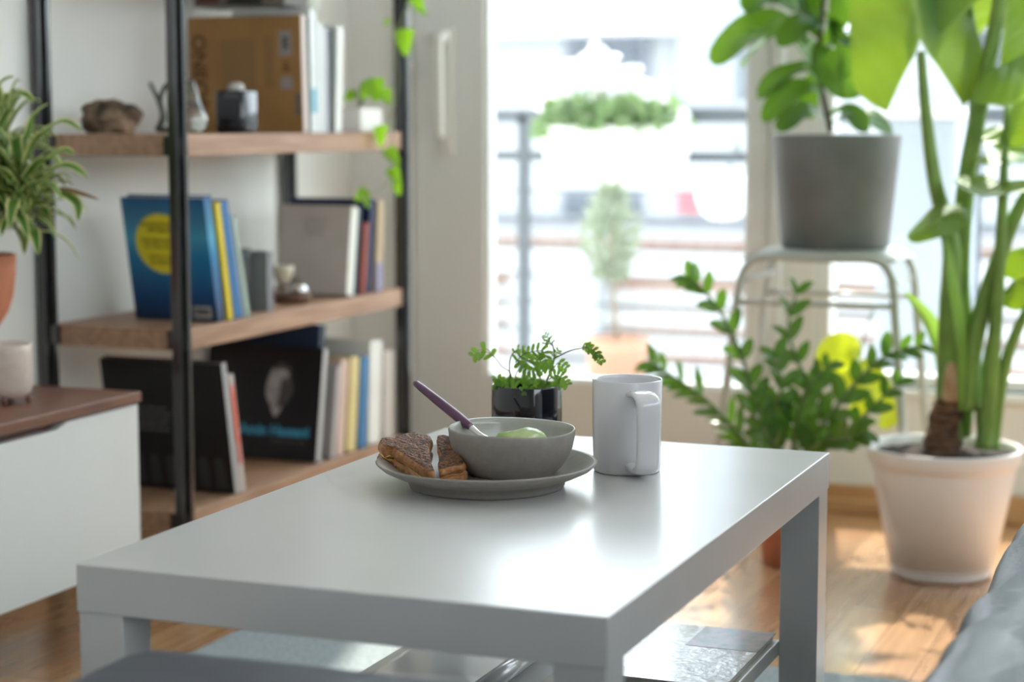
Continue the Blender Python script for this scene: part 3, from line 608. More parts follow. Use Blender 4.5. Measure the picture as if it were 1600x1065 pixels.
# glass ornaments
glassm = mat('clear_glass', (.93, .97, .94), .03, trans=1); smoke = mat('dark_glass', (.08, .085, .07), .08, coat=.3)
p = at(246, 211, y=1.56); gv = empty('glass_ornament', (p.x, 1.56, Z4+.003), 'dark bent glass-rod ornament on the top visible shelf, beside the brown rock', 'ornament'); bm = bmesh.new()
for pts in ([(.0, 0, .004), (.012, 0, .03), (.003, 0, .06), (-.014, 0, .092)], [(.0, 0, .004), (.014, 0, .025), (.008, 0, .06), (.022, 0, .088), (.04, 0, .09)], [(.02, .01, .004), (.04, .01, .012), (.036, .01, .05), (.05, .01, .085)], [(.0, 0, .006), (.03, .0, .006), (.05, .01, .03)]): tube(bm, smooth_path(pts, 6), [.006, .004], 10)
obj('rods', bm, smoke, gv, True)
p = at(298, 211, y=1.60); gj = empty('glass_jar', (p.x, 1.60, Z4), 'clear round glass jar on the top visible shelf, just right of the front post', 'jar'); bm = bmesh.new()
lathe(bm, [(0, .001), (.024, .001), (.031, .010), (.033, .026), (.028, .045), (.020, .062), (.014, .085), (.010, .098), (0, .102), (0, .099), (.008, .096), (.012, .084), (.018, .062), (.026, .045), (.0305, .026), (.029, .011), (.022, .004), (0, .004)], 40); obj('body', bm, glassm, gj, True)
# egg cup, dish and ball on the middle shelf
p = at(450, 470, x=-.83); ds = empty('dish', (-.812, 1.962, Z2), 'low dark wooden dish on the middle shelf, left of the beige-grey hardback', 'dish'); bm = bmesh.new(); lathe(bm, [(0, 0), (.030, 0), (.036, .004), (.043, .019), (.041, .020), (.034, .008), (0, .006)], 40); obj('body', bm, wood('dish_wood', (.10, .05, .03), (.20, .11, .07), stretch=(1, 1, 6)), ds, True)
bm = bmesh.new(); bmesh.ops.create_uvsphere(bm, u_segments=28, v_segments=16, radius=.0155); o = obj('silver_ball', bm, mat('silver_ball', (.8, .8, .8), .08, metal=1), None, True); o.location = (-.795, 1.966, Z2+.0245); tag(o, 'shiny silver ball lying in the wooden dish', 'ball')
ec = empty('egg_cup', (-.828, 1.952, Z2+.0075), 'cream egg cup on a brown foot standing in the wooden dish', 'egg cup'); bm = bmesh.new(); lathe(bm, [(.0, .028), (.008, .030), (.017, .042), (.0225, .060), (.0235, .070), (.021, .070), (.015, .045), (0, .036)], 36); obj('cup', bm, mat('cream_ceramic', (.62, .58, .45), .3), ec, True)
bm = bmesh.new(); lathe(bm, [(0, 0), (.016, 0), (.015, .006), (.007, .014), (.007, .028), (0, .030)], 30); obj('foot', bm, mat('brown_foot', (.14, .09, .06), .5), ec, True)

# pothos in white square planter at the right of the top visible shelf
poth = leafmat('pothos_leaf', (.10, .24, .02), (.42, .78, .03), tl=.55); pst = mat('vine_stem', (.16, .20, .06), .6)
po = empty('potted_plant', (-.79, 2.24, Z4), 'small pothos with bright heart leaves in a white square planter at the shelf\'s right', 'plant'); bm = bmesh.new()
for a, b in ((0, .055),): 
    box(bm, -.055, .03, -.055, .055, 0, .052)
obj('planter', bm, mat('planter_white', (.72, .70, .66), .4), po, bevel=.004); boxo('soil', -.050, .025, -.05, .05, .045, .053, soil, po)
o0 = po.location; fb = bmesh.new(); sb = bmesh.new()
for (px, py, L_, d, dy) in ((583, 130, .052, (.15, 0, -1), 0), (575, 140, .035, (-.4, 0, -1), .01), (598, 148, .035, (.5, 0, -1), .02), (555, 152, .03, (-.8, 0, -.6), .03)):
    q = at(px, py-8, y=2.22+dy)-o0; dd = (RT*d[0]+V((0, 0, d[2]))).normalized(); leaf(fb, [q, q+dd*L_*.5-NH*.005, q+dd*L_+NH*.004], -NH+V((0, 0, .4)), L_*.95, 'heart', .25); tube(sb, smooth_path([V((0, 0, .05)), q*.5+V((0, 0, .05)), q], 5), .0016, 6)
obj('foliage', fb, poth, po); obj('stem', sb, pst, po)
# trailing vine from a pot on the board above
tv = empty('trailing_plant', (-.80, 2.275, 1.2052), 'pothos trailing its vine of bright leaves down the rack\'s front right post', 'plant'); bm = bmesh.new(); lathe(bm, [(0, 0), (.045, 0), (.06, .10), (.056, .10), (.043, .01), (0, .01)], 32); obj('pot', bm, mat('planter_white', (0, 0, 0)), tv, True)
o0 = tv.location; fb = bmesh.new(); sb = bmesh.new(); VY = 2.34
VX = -.733
vine = [V((-.02, 0, .10)), V((.045, .04, .14)), at(640, -60, x=VX)-o0, at(635, 10, x=VX)-o0, at(618, 60, x=VX)-o0, at(622, 130, x=VX)-o0, at(612, 200, x=VX)-o0, at(620, 260, x=VX)-o0, at(606, 285, x=VX)-o0, at(575, 308, x=VX)-o0]
tube(sb, smooth_path(vine, 6), [.0017, .0011], 6)
for (px, py, L_, ax, up) in ((632, 45, .060, .05, -1), (610, 30, .02, -.6, -.6), (598, 195, .050, -.1, -1), (604, 232, .045, .6, -.8), (612, 262, .04, .4, -.9), (620, 285, .03, .2, -1), (573, 296, .035, -.7, -.7), (568, 305, .03, .3, -.8), (645, -10, .045, .5, -.8), (650, 12, .03, .8, -.5)):
    q = at(px, py, x=VX+.006)-o0; dd = (RT*ax+V((0, 0, up))).normalized(); leaf(fb, [q, q+dd*L_*.5-NH*.006, q+dd*L_], -NH*.8+RT*random.uniform(-.6, .6)+V((0, 0, .3)), L_*.82, 'heart', .3)
    nv = min((v for v in smooth_path(vine, 6)), key=lambda v: (v-q).length); tube(sb, [nv, nv.lerp(q, .5)+V((0, 0, .004)), q], .0009, 5)
obj('foliage', fb, poth, tv); obj('stem', sb, pst, tv)

# ================================================================== cabinet
cb = empty('sideboard', (-.885, .2, 0), 'low white sideboard with a walnut top at the left edge', 'cabinet'); O = cb.location
def c_(name, x0, x1, y0, y1, z0, z1, m, bev=.0015): return boxo(name, x0-O.x, x1-O.x, y0-O.y, y1-O.y, z0, z1, m, cb, bevel=bev)
CY0, CY1, CX = -1.3, 1.232, -.720
c_('top', XW+.004, CX+.004, CY0, CY1+.004, .402, .420, walnut, .002)
bm = bmesh.new(); 
for b in ((XW+.006, CX-.022, CY0+.002, CY1-.018, .128, .142), (XW+.006, CX-.022, CY1-.018, CY1, .126, .402), (XW+.006, CX-.022, CY0, CY0+.018, .126, .402), (XW+.006, XW+.012, CY0, CY1, .128, .402), (XW+.006, CX-.022, -.04, -.022, .128, .402)): box(bm, b[0]-O.x, b[1]-O.x, b[2]-O.y, b[3]-O.y, b[4], b[5])
obj('body', bm, cab_white, cb, bevel=.001)
c_('inner_rail', CX-.055, CX-.024, CY0+.02, CY1-.02, .33, .401, walnut_dark)
ya = at(104, 652, x=CX); yb = at(90, 672, x=CX); zn = yb.z
for (y0, y1) in ((-.028, CY1), (CY0, -.032)):
    if y1 > 0: out = [(y0, .124), (y1, .124), (y1, .398), (ya.y+.004, .398), (yb.y, zn), (.20, zn), (.15, .398), (y0, .398)]
    else: out = [(y0, .124), (y1, .124), (y1, .398), (y0, .398)]
    bm = bmesh.new(); extr(bm, out, CX-.0195, CX-.0015, lambda u, v, d: (d-O.x, u-O.y, v)); obj('drawer_front', bm, cab_white, cb, bevel=.001)
for y in (.62, -1.1): 
    for x in (CX-.045, XW+.05):
        bm = bmesh.new(); tube(bm, [(x-O.x, y-O.y, .128), (x+.004-O.x, y+.01-O.y, 0.0)], [.019, .013], 20); obj('leg', bm, black_steel, cb, True)
# white footed pot and terracotta planter on it
wpp = at(-2, 636, x=-.83); fp = empty('footed_pot', (-.842, .985, .4202), 'small cream pot on stubby feet in front of the terracotta planter', 'pot'); fp.location = (at(-8, 633, z=.42).x, at(-8, 633, z=.42).y+.035, .4202)
bm = bmesh.new(); lathe(bm, [(0, .010), (.030, .010), (.036, .016), (.0405, .026), (.0415, .085), (.041, .0975), (.039, .098), (.038, .09), (.037, .03), (0, .025)], 48); obj('body', bm, mat('cream_speckle', (.62, .52, .45), .5, var=.06, scale=60), fp, True)
for k in range(4):
    a = .5+k*PI/2; bm = bmesh.new(); tube(bm, [(.031*math.cos(a), .031*math.sin(a), .013), (.034*math.cos(a), .034*math.sin(a), 0)], [.006, .003], 10); obj('foot', bm, mat('pot_foot_brown', (.16, .07, .05), .5), fp, True)
TPx = at(-22, 600, z=.42); TP = at(-30, 500, y=1.135); TP.z = .4202; print('TP', TP)
tp = empty('potted_plant', TP, 'bushy plant with yellow-edged leaves in a terracotta goblet planter on the sideboard', 'plant')
s0 = at(30, 400, y=TP.y); 
bm = bmesh.new(); rt = .062; zt = at(0, 398, y=TP.y).z-TP.z
lathe(bm, [(0, 0), (.040, 0), (.042, .006), (.030, .02), (.022, .045), (.022, zt-.135), (.034, zt-.118), (.047, zt-.098), (.056, zt-.07), (.0605, zt-.035), (rt, zt), (rt-.005, zt), (rt-.007, zt-.03), (.048, zt-.08), (0, zt-.10)], 56); obj('pot', bm, terra, tp, True)
bm = bmesh.new(); lathe(bm, [(rt-.006, zt-.012), (.03, zt-.008), (0, zt-.010)], 32); obj('soil', bm, soil, tp, True)
drac = leafmat('variegated_leaf', (.07, .18, .03), (.18, .38, .05), margin=(.74, .74, .32), tl=.25, rough=.35); dst = mat('dracaena_stem', (.22, .19, .09), .7, var=.2, scale=60)
fb = bmesh.new(); sb = bmesh.new(); random.seed(11)
def DA(px, py, dy=0): return at(px, py, y=TP.y+dy)-TP
heads = [(DA(8, 300), .9), (DA(-12, 240), 1.0), (DA(30, 270, -.02), .8), (DA(-30, 290), .8), (DA(5, 200, .03), .8), (DA(40, 320, .03), .7)]
for h, s in heads:
    tube(sb, smooth_path([V((0, 0, zt-.02)), V((h.x*.25, h.y*.3, zt+.04)), h], 6), [.0065, .004], 8)
    n = int(32*s)
    for k in range(n):
        a = k*2.4+random.random(); el = 1.25-1.6*k/n+random.uniform(-.15, .15); d = V((math.cos(a)*math.cos(el), math.sin(a)*math.cos(el), math.sin(el))); Ln = random.uniform(.085, .115)*(.85+.2*s)
        b = h-V((0, 0, .05*k/n)); leaf(fb, [b, b+d*Ln*.45+V((0, 0, .012)), b+d*Ln*.8+V((0, 0, .002)), b+d*Ln-V((0, 0, .022))], V((-d.x*d.z, -d.y*d.z, 1)).normalized()+V((0, 0, .3)), .027, 'lance', .28)
for pts in ([(20, 250), (42, 215), (55, 180), (76, 162)], [(40, 240), (65, 210), (100, 190), (128, 205)], [(45, 275), (75, 250), (100, 235), (116, 243)], [(60, 290), (90, 262), (115, 262), (138, 278)], [(0, 190), (20, 152), (38, 148), (54, 160)], [(-10, 150), (5, 128), (22, 120)], [(50, 300), (90, 300), (120, 318), (122, 345)], [(10, 310), (30, 335), (55, 360)]):
    p = [DA(x, y, -.02) for x, y in pts]; leaf(fb, p, V((.2, -.5, 1)), .028, 'lance', .25)
obj('foliage', fb, drac, tp); obj('stem', sb, dst, tp)
fb = bmesh.new(); leaf(fb, [DA(70, 295, -.02), DA(100, 297, -.02), DA(130, 305, -.02), DA(155, 312, -.02)], V((.2, -.5, 1)), .016, 'lance', .35); o = obj('withered_leaf', fb, leafmat('withered_leaf', (.22, .13, .05), (.3, .2, .07), tl=.3), tp); o['label'] = 'brown withered leaf'

# ================================================================== rug, sofa, ottoman
bm = bmesh.new(); nx, ny = 150, 120; X0, X1, Y0, Y1 = -.565, 2.2, -1.2, 1.41; vv = []
for i in range(nx+1):
    row = []
    for j in range(ny+1):
        x = X0+(X1-X0)*i/nx; y_ = Y0+(Y1-Y0)*j/ny; e = min(i, nx-i, j, ny-j); row.append(bm.verts.new((x-.8, y_-.1, (0.002 if e == 0 else (.0075)+.0012*noise.noise(V((x*45, y_*45, 0)))))))
    vv.append(row)
for i in range(nx):
    for j in range(ny): bm.faces.new((vv[i][j], vv[i+1][j], vv[i+1][j+1], vv[i][j+1]))
rg_ = obj('rug', bm, rugm, None, True); rg_.location = (.8, .1, .0005); tag(rg_, 'pale blue-grey wool rug under the coffee table', 'rug')
# table legs stand on the rug (they press into the pile)
def cushion(name, x0, x1, y0, y1, z0, z1, r, m, parent, wr=.004, seed=0, O=V((0, 0, 0)), ax=0):
    bm = bmesh.new(); nx = max(8, int((x1-x0)/.022)); ny = max(8, int((y1-y0)/.022)); cx, cy_ = (x0+x1)/2, (y0+y1)/2; cz = (z0+z1)/2
    res = bmesh.ops.create_cube(bm, size=2); bmesh.ops.subdivide_edges(bm, edges=bm.edges[:], cuts=36, use_grid_fill=True)
    hx, hy, hz = (x1-x0)/2, (y1-y0)/2, (z1-z0)/2
    for v in bm.verts:
        p = V((v.co.x*hx, v.co.y*hy, v.co.z*hz)); q = V((max(-hx+r, min(hx-r, p.x)), max(-hy+r, min(hy-r, p.y)), max(-hz+min(r, hz), min(hz-min(r, hz), p.z)))); d = p-q
        if d.length > 1e-6: p = q+d.normalized()*min(r, d.length if d.length < r else r)
        if v.co.z > -.9:
            W = V((p.x*9, p.y*38, p.z*5)) if ax == 0 else V((p.x*20, p.y*9, 0))
            k = noise.noise(W+V((seed, 0, 0))); f = (1-abs(k)*2.4); f = max(0, f)**2
            p.z -= wr*f*(1 if p.z > 0 else 0); p.x -= wr*.22*f*math.copysign(1, p.x)*(abs(p.x) > hx-r)
            if p.z > 0: p.z += .010*(1-(p.x/hx)**2)*(1-(p.y/hy)**2)
        v.co = V((cx, cy_, cz))+p-O
    return obj(name, bm, m, parent, True)
so = empty('sofa', (1.35, .55, 0), 'blue-grey leather sofa with wrinkled seat at the right edge', 'sofa'); O = so.location
cushion('seat_cushion', .80, 1.62, -.30, 1.55, .255, .42, .055, leather, so, .016, 3, O)
cushion('base', .82, 1.66, -.28, 1.53, .06, .262, .02, leather, so, .002, 5, O)
cushion('backrest', 1.54, 1.76, -.55, 1.62, .06, .98, .07, leather, so, .004, 7, O)  # out of view; height raised to keep side light off the table
for x in (.89, 1.7):
    for y in (-.2, 1.45): bm = bmesh.new(); tube(bm, [(x-O.x, y-O.y, .065), (x-O.x, y-O.y, .0095)], [.022, .016], 14); obj('leg', bm, black_steel, so, True)
ot = empty('ottoman', (.46, -.42, 0), 'dark blue-grey leather ottoman in the near foreground before the coffee table', 'ottoman'); O = ot.location
cushion('cushion', .120, .76, -.80, -.085, .23, .415, .05, leather, ot, .001, 9, O)
cushion('base', .15, .73, -.77, -.115, .08, .24, .02, leather, ot, .001, 2, O)
for x in (.19, .69):
    for y in (-.73, -.16): bm = bmesh.new(); tube(bm, [(x-O.x, y-O.y, .085), (x-O.x, y-O.y, 0.0095)], [.02, .015], 14); obj('leg', bm, black_steel, ot, True)

# ================================================================== stool with ficus
stl = mat('stool_grey_metal', (.50, .52, .49), .3, metal=.0, coat=.3)
ST = empty('stool', (.205, 2.46, 0), 'pale grey metal stool of bent tube holding the grey flowerpot', 'stool'); O = ST.location
def loop(y):
    s = 0 if y < 2.4 else .0; pts = [(-.028, 0), (.009, .205), (.036, .47), (.044, .53), (.058, .575), (.095, .600), (.21, .600), (.325, .600), (.358, .575), (.368, .53), (.373, .47), (.400, .205), (.428, 0)]
    return [(x-O.x, y+(.0 if z > .5 else (.5-z)*.04*(1 if y > 2.4 else -1))-O.y, z) for x, z in pts]
for y in (2.335, 2.585): bm = bmesh.new(); tube(bm, smooth_path(loop(y), 6), .0095, 12); obj('leg_frame', bm, stl, ST, True)
for y in (2.333, 2.587): bm = bmesh.new(); tube(bm, [(.036-O.x, y-O.y, .505), (.372-O.x, y-O.y, .505)], .006, 10); obj('crossbar', bm, stl, ST, True)
for x in (.05, .36): bm = bmesh.new(); tube(bm, [(x-O.x, 2.335-O.y, .548), (x-O.x, 2.585-O.y, .548)], .006, 10); obj('side_rail', bm, stl, ST, True)
bm = bmesh.new(); sh_ = [(.052, .588), (.08, .603), (.12, .6065), (.29, .6065), (.335, .603), (.364, .588)]
for (a, b) in zip(sh_, sh_[1:]):
    vs_ = [bm.verts.new((p[0]-O.x, y-O.y, p[1]+.004)) for p, y in ((a, 2.335), (b, 2.335), (b, 2.585), (a, 2.585))]; bm.faces.new(vs_)
bmesh.ops.remove_doubles(bm, verts=bm.verts[:], dist=.0001); o = obj('seat', bm, stl, ST, True); s = o.modifiers.new('t', 'SOLIDIFY'); s.thickness = .004; s.offset = 1
gp = V((.218, 2.46, .6148)); fi = empty('potted_plant', gp, 'fiddle-leaf fig in a large matt grey pot on top of the stool', 'plant')
bm = bmesh.new(); lathe(bm, [(0, 0), (.108, 0), (.113, .004), (.1345, .234), (.134, .238), (.128, .238), (.126, .22), (.108, .02), (0, .015)], 72); obj('pot', bm, mat('grey_concrete', (.17, .175, .175), .62, var=.12, scale=9), fi, True)
bm = bmesh.new(); lathe(bm, [(.1265, .218), (.06, .224), (0, .226)], 40); obj('soil', bm, soil, fi, True)
fic = leafmat('ficus_leaf', (.04, .115, .025), (.20, .40, .02), tl=.34, rough=.28, veins=7)
fb = bmesh.new(); sb = bmesh.new()
def FA(px, py, dy=0): return at(px, py, y=gp.y+dy)-gp
tube(sb, smooth_path([FA(1298, 206), FA(1293, 180), FA(1284, 140), FA(1278, 90), FA(1285, 30), FA(1290, -60), FA(1285, -150)], 6), [.0065, .0045], 10)
cn = -NH
def fl_(pts, nrm, w, dy=(0, 0, 0, 0), wave=.055): leaf(fb, [FA(x, y, dy[i]) for i, (x, y) in enumerate(pts)], nrm, w*1.3, 'obov', .22, wave=wave, cols=6)
up = V((0, 0, 1))
fl_([(1262, 70), (1225, 40), (1165, 52), (1112, 98)], up*.8+cn*.9-RT*.2, .085, (0, -.02, -.05, -.06))
fl_([(1262, 64), (1225, 50), (1185, 75), (1160, 105)], up+cn*.3, .06, (0, .02, .03, .04))
fl_([(1275, 30), (1240, 5), (1195, -5), (1160, 15)], up+cn*.8, .085, (0, -.02, -.04, -.05))
fl_([(1284, 130), (1262, 108), (1225, 118), (1185, 155)], up+cn*.7, .060, (0, -.02, -.03, -.04))
fl_([(1288, 150), (1262, 135), (1225, 150), (1192, 190)], up*.6+cn+RT*.3, .05, (0, -.03, -.05, -.06))
fl_([(1272, 70), (1290, 95), (1320, 120), (1350, 140)], cn+up*.5-RT*.5, .09, (0, -.02, -.02, 0))
fl_([(1280, 60), (1262, 20), (1255, -30), (1262, -80)], cn+RT*.7, .075, (0, -.02, -.02, 0))
fl_([(1283, 70), (1312, 30), (1322, -15), (1318, -60)], cn-RT*.6, .065, (0, -.02, -.02, 0))
fl_([(1285, 90), (1300, 72), (1318, 60), (1330, 70)], cn+up, .05, (0, -.02, -.05, -.07))
fl_([(1283, 110), (1270, 90), (1258, 70), (1240, 50)], cn*.4+up, .05, (0, .02, .05, .08))
fl_([(1296, 190), (1270, 172), (1245, 180), (1215, 205)], up+cn*.6, .055, (0, -.03, -.06, -.09))
fl_([(1298, 195), (1325, 180), (1350, 180), (1395, 212)], up+cn*.3, .06, (0, -.02, -.03, -.04))
fl_([(1290, -20), (1240, -40), (1190, -45), (1140, -20)], up+cn*.3, .10, (0, -.02, -.04, -.05))
fl_([(1290, -60), (1330, -80), (1370, -70), (1400, -30)], up+cn*.3, .10, (0, -.02, -.04, -.05))
fl_([(1288, 40), (1262, 35), (1238, 45), (1215, 70)], cn+up*.2+RT*.5, .05, (0, -.04, -.07, -.09))
fl_([(1290, 20), (1310, 50), (1325, 90), (1318, 125)], cn*.6-RT*.8, .05, (0, -.03, -.05, -.05))
fl_([(1290, 100), (1275, 120), (1262, 150), (1268, 185)], cn-RT*.3, .045, (0, .03, .05, .06))
fl_([(1284, 10), (1268, -20), (1240, -35), (1210, -25)], up+cn*.6, .06, (0, -.05, -.08, -.1))
fl_([(1296, 180), (1320, 168), (1340, 185), (1352, 208)], up*.7+cn-RT*.3, .04, (0, -.05, -.08, -.1))
obj('foliage', fb, fic, fi); obj('stem', sb, mat('fig_bark', (.08, .06, .045), .8), fi)

# ================================================================== elephant-ear plant in white pot
wp0 = V((.503, 2.165, .0002)); al = empty('potted_plant', wp0, 'elephant-ear plant with huge arrow leaves in a big white pot on the floor', 'plant')
bm = bmesh.new(); prof = [(0, 0), (.090, 0), (.095, .003)]
for i in range(19): z = .008+i*.0105; prof += [(.0965+.046*(z/.25)**1.0, z), (.0972+.046*(z/.25), z+.004), (.0965+.046*(z/.25), z+.008)]
prof += [(.1415, .222), (.1465, .226), (.1485, .250), (.1478, .2545), (.1440, .2545), (.1420, .25), (.136, .20), (.10, .02), (0, .015)]
bm2 = bm; lathe(bm, prof, 80); obj('pot', bm, mat('white_plastic_pot', (.86, .845, .83), .32, coat=.1), al, True)
bm = bmesh.new(); R_ = 14; lathe(bm, [(.1405, .236)]+[(.1405*(1-k/R_), .236+.008*k/R_) for k in range(1, R_)]+[(0, .245)], 60)
for v in bm.verts: v.co.z += noise.noise(v.co*60)*.007+noise.noise(v.co*160)*.003
obj('soil', bm, soil, al, True)
pet = mat('petiole_green', (.17, .29, .055), .4, var=.18, scale=14, col2=None, spec=.4); petl = leafmat('petiole_sheath', (.25, .42, .08), (.5, .8, .12), tl=.35)
trk = mat('trunk_brown', (.05, .025, .015), .85, col2=(.24, .12, .06), scale=30, stretch=(1, 1, 4), bump=1, bscale=50)
def WA(px, py, dy=0): return at(px, py, y=wp0.y+dy)-wp0
bm = bmesh.new(); tk = smooth_path([WA(1472, 706), WA(1476, 660), WA(1487, 620), WA(1486, 580)], 8); tube(bm, tk, [.044, .038, .034, .036, .036, .034, .032, .030, .030, .030, .031, .031, .030, .030, .028, .027, .025, .022, .020, .020, .018, .016, .014, .012, .012][:len(tk)] if len(tk) <= 25 else .03, 24)
for v in bm.verts: v.co += V((noise.noise(v.co*60), noise.noise(v.co*60+V((5, 0, 0))), 0))*.008
obj('trunk', bm, trk, al, True)
bm = bmesh.new(); tube(bm, smooth_path([WA(1486, 625, -.01), WA(1487, 590, -.01), WA(1483, 560, -.005)], 5), [.027, .024, .02], 14, flat=.8); o = obj('husk', bm, mat('husk_tan', (.42, .24, .12), .7, col2=(.52, .36, .2), scale=30), al, True); o.location = (0, .004, 0)
def stalk(pts, r, name='petiole', m=pet): bm = bmesh.new(); tube(bm, smooth_path(pts, 7), r, 14); return obj(name, bm, m, al, True)
stalk([WA(1484, 690, .01), WA(1482, 600), WA(1484, 480), WA(1486, 380, 0), WA(1462, 290, -.01), WA(1447, 180, -.02), WA(1439, 80, -.03)], [.027, .0235, .020, .0165, .012, .0095, .008, .008])
stalk([WA(1500, 680, .03), WA(1508, 560, .03), WA(1500, 440, .03), WA(1508, 300, .03), WA(1528, 180, .03), WA(1548, 80, .02), WA(1568, -40, 0), WA(1575, -160, -.02)], [.022, .012])
stalk([WA(1492, 600, .05), WA(1502, 420, .05), WA(1514, 300, .06), WA(1522, 130, .07), WA(1518, 40, .08), WA(1510, -30, .08)], [.014, .006])
stalk([WA(1513, 640, -.01), WA(1520, 540, -.01), WA(1552, 430, 0), WA(1590, 330, .01), WA(1650, 240, .02), WA(1720, 170, .02)], [.022, .022, .019, .014, .010, .008])
stalk([WA(1536, 700, -.02), WA(1548, 600, -.02), WA(1558, 470, -.02), WA(1566, 330, -.02), WA(1570, 240, -.02), WA(1574, 165, -.02)], [.017, .0055])
stalk([WA(1550, 700, 0), WA(1566, 590, 0), WA(1592, 510, 0), WA(1640, 430, 0), WA(1700, 380, 0)], [.014, .006])
stalk([WA(1535, 695, .03), WA(1530, 640, .03), WA(1540, 560, .04), WA(1560, 480, .05), WA(1584, 440, .05)], [.008, .004])
eg = leafmat('elephant_ear_leaf', (.07, .17, .045), (.34, .50, .015), vein=(.28, .40, .14), tl=.30, rough=.38, veins=9)
def big(base, along, nrm, L_, W_, lobe, **k): bm = bmesh.new(); sagittate(bm, base, along, nrm, L_, W_, lobe, **k); return obj('leaf', bm, eg, al)
# midrib rises, lobes hang towards the table
big(WA(1439, 72, -.03), up*1-RT*.08+NH*.35, cn+up*.3, .40, .265, .115, droop=.15, fold=-.22, wave=.006)
big(WA(1568, -30, 0), up+RT*.5, cn-RT*.3+up*.2, .36, .26, .16, droop=.12, fold=-.2)
big(WA(1512, -20, .08), up*.9+RT*.5+NH*.2, cn+RT*.4, .30, .20, .14, droop=.1, fold=-.2)
big(WA(1575, 168, -.02), RT*.9+up*.6, cn+up*.2, .24, .16, .05, droop=.2, fold=.3)
big(WA(1560, 235, .02), RT*1+up*-.1, cn*.6+up*.9, .20, .13, .05, droop=.2, fold=.3)
big(WA(1584, 438, .05), RT*1+up*.4, cn+up*.4, .16, .12, .04, droop=.2, fold=.2)
big(WA(1715, 175, .02), RT*.8+up*.7, cn+up*.3, .22, .16, .06, droop=.2, fold=.25)
big(WA(1696, 384, 0), RT*.9+up*.3, cn+up*.5, .18, .13, .05, droop=.2, fold=.25)
fb = bmesh.new(); leaf(fb, [WA(1495, 278, -.05), WA(1520, 292, -.06), WA(1560, 300, -.06), WA(1620, 292, -.05)], up+cn*.35, .10, 'oval', .2, wave=.03, cols=6); obj('leaf', fb, eg, al)
fb = bmesh.new(); leaf(fb, [WA(1512, 325, -.02), WA(1490, 330, -.05), WA(1462, 345, -.07), WA(1418, 372, -.08)], up*.7+cn*.8, .075, 'oval', -.4, wave=.05, cols=6); obj('leaf', fb, eg, al)
fb = bmesh.new(); leaf(fb, [WA(1474, 640, .02), WA(1468, 560, .02), WA(1448, 500, .02), WA(1412, 455, .02)], cn+RT*.5, .05, 'lance', .5, cols=6); obj('leaf_sheath', fb, petl, al)
fb = bmesh.new(); leaf(fb, [WA(1500, 640, -.04), WA(1498, 520, -.045), WA(1485, 430, -.04), WA(1478, 370, -.03)], cn-RT*.7, .035, 'lance', -.7, cols=6); obj('leaf_sheath', fb, petl, al)

# ================================================================== ZZ plant in terracotta pot behind the table
zp = V((.205, 2.15, .0002)); zz = empty('potted_plant', zp, 'plant with arching stems of small glossy leaves in a terracotta pot behind the table', 'plant')
bm = bmesh.new(); lathe(bm, [(0, 0), (.050, 0), (.054, .004), (.063, .115), (.067, .117), (.070, .145), (.065, .145), (.062, .13), (.050, .02), (0, .015)], 56); obj('pot', bm, terra, zz, True)
bm = bmesh.new(); lathe(bm, [(.0625, .130), (.03, .134), (0, .136)], 32); obj('soil', bm, soil, zz, True)
zl = leafmat('glossy_small_leaf', (.028, .085, .02), (.18, .38, .03), tl=.3, rough=.16); zst = mat('fleshy_stem', (.12, .20, .06), .4)
fb = bmesh.new(); random.seed(5)
def ZA(px, py, dy=0): return at(px, py, y=zp.y+dy)-zp
zbase = V((0, 0, .13))
def zstem(pts, n, L_, wd, start=.3, oneside=0):
    p = smooth_path(pts, 8); bm = bmesh.new(); tube(bm, p, [.0068, .0022], 8); obj('stem', bm, zst, zz, True)
    for k in range(n):
        v = start+(1-start)*k/(n-1); x = v*(len(p)-1); i = min(int(x), len(p)-2); q = p[i].lerp(p[i+1], x-i); t = (p[i+1]-p[i]).normalized(); sd0 = t.cross(cn).normalized()
        for s in (-1, 1):
            if oneside and s != oneside and random.random() < .45: continue
            d = (sd0*s*.75+t*.75+cn*random.uniform(-.3, .5)+up*.1).normalized(); l = L_*(1-.35*v)*random.uniform(.85, 1.15)
            leaf(fb, [q, q+d*l*.5+up*.003, q+d*l], cn*.8+up*random.uniform(.2, 1)+RT*random.uniform(-.4, .4), wd*l/L_, 'lance', .2)
zstem([zbase+V((-.02, 0, 0)), ZA(1185, 720, -.03), ZA(1150, 672, -.05), ZA(1100, 622, -.06), ZA(1055, 590, -.06), ZA(1020, 568, -.06)], 13, .066, .024, .25, -1)
zstem([zbase+V((-.02, .02, 0)), ZA(1182, 700, .0), ZA(1176, 630, 0), ZA(1160, 560, -.01), ZA(1130, 495, -.02), ZA(1098, 452, -.02), ZA(1078, 436, -.02)], 8, .062, .036, .3)
zstem([zbase+V((.01, .01, 0)), ZA(1290, 690, .02), ZA(1270, 620, .02), ZA(1245, 560, .02), ZA(1232, 510, .02), ZA(1245, 458, .02)], 6, .066, .034, .3)
zstem([zbase+V((.02, .01, 0)), ZA(1262, 700, -.03), ZA(1300, 645, -.04), ZA(1345, 590, -.05), ZA(1385, 555, -.05), ZA(1432, 540, -.05)], 8, .064, .036, .25)
zstem([zbase+V((.02, -.01, 0)), ZA(1285, 708, -.05), ZA(1320, 680, -.06), ZA(1360, 640, -.06), ZA(1400, 600, -.06)], 6, .058, .034, .35)
zstem([zbase+V((0, -.02, 0)), ZA(1215, 700, -.04), ZA(1208, 650, -.05), ZA(1222, 600, -.06), ZA(1212, 560, -.06)], 6, .070, .038, .3)
zstem([zbase, ZA(1240, 700, -.02), ZA(1246, 650, -.03), ZA(1262, 605, -.03), ZA(1290, 575, -.03)], 6, .068, .038, .3)
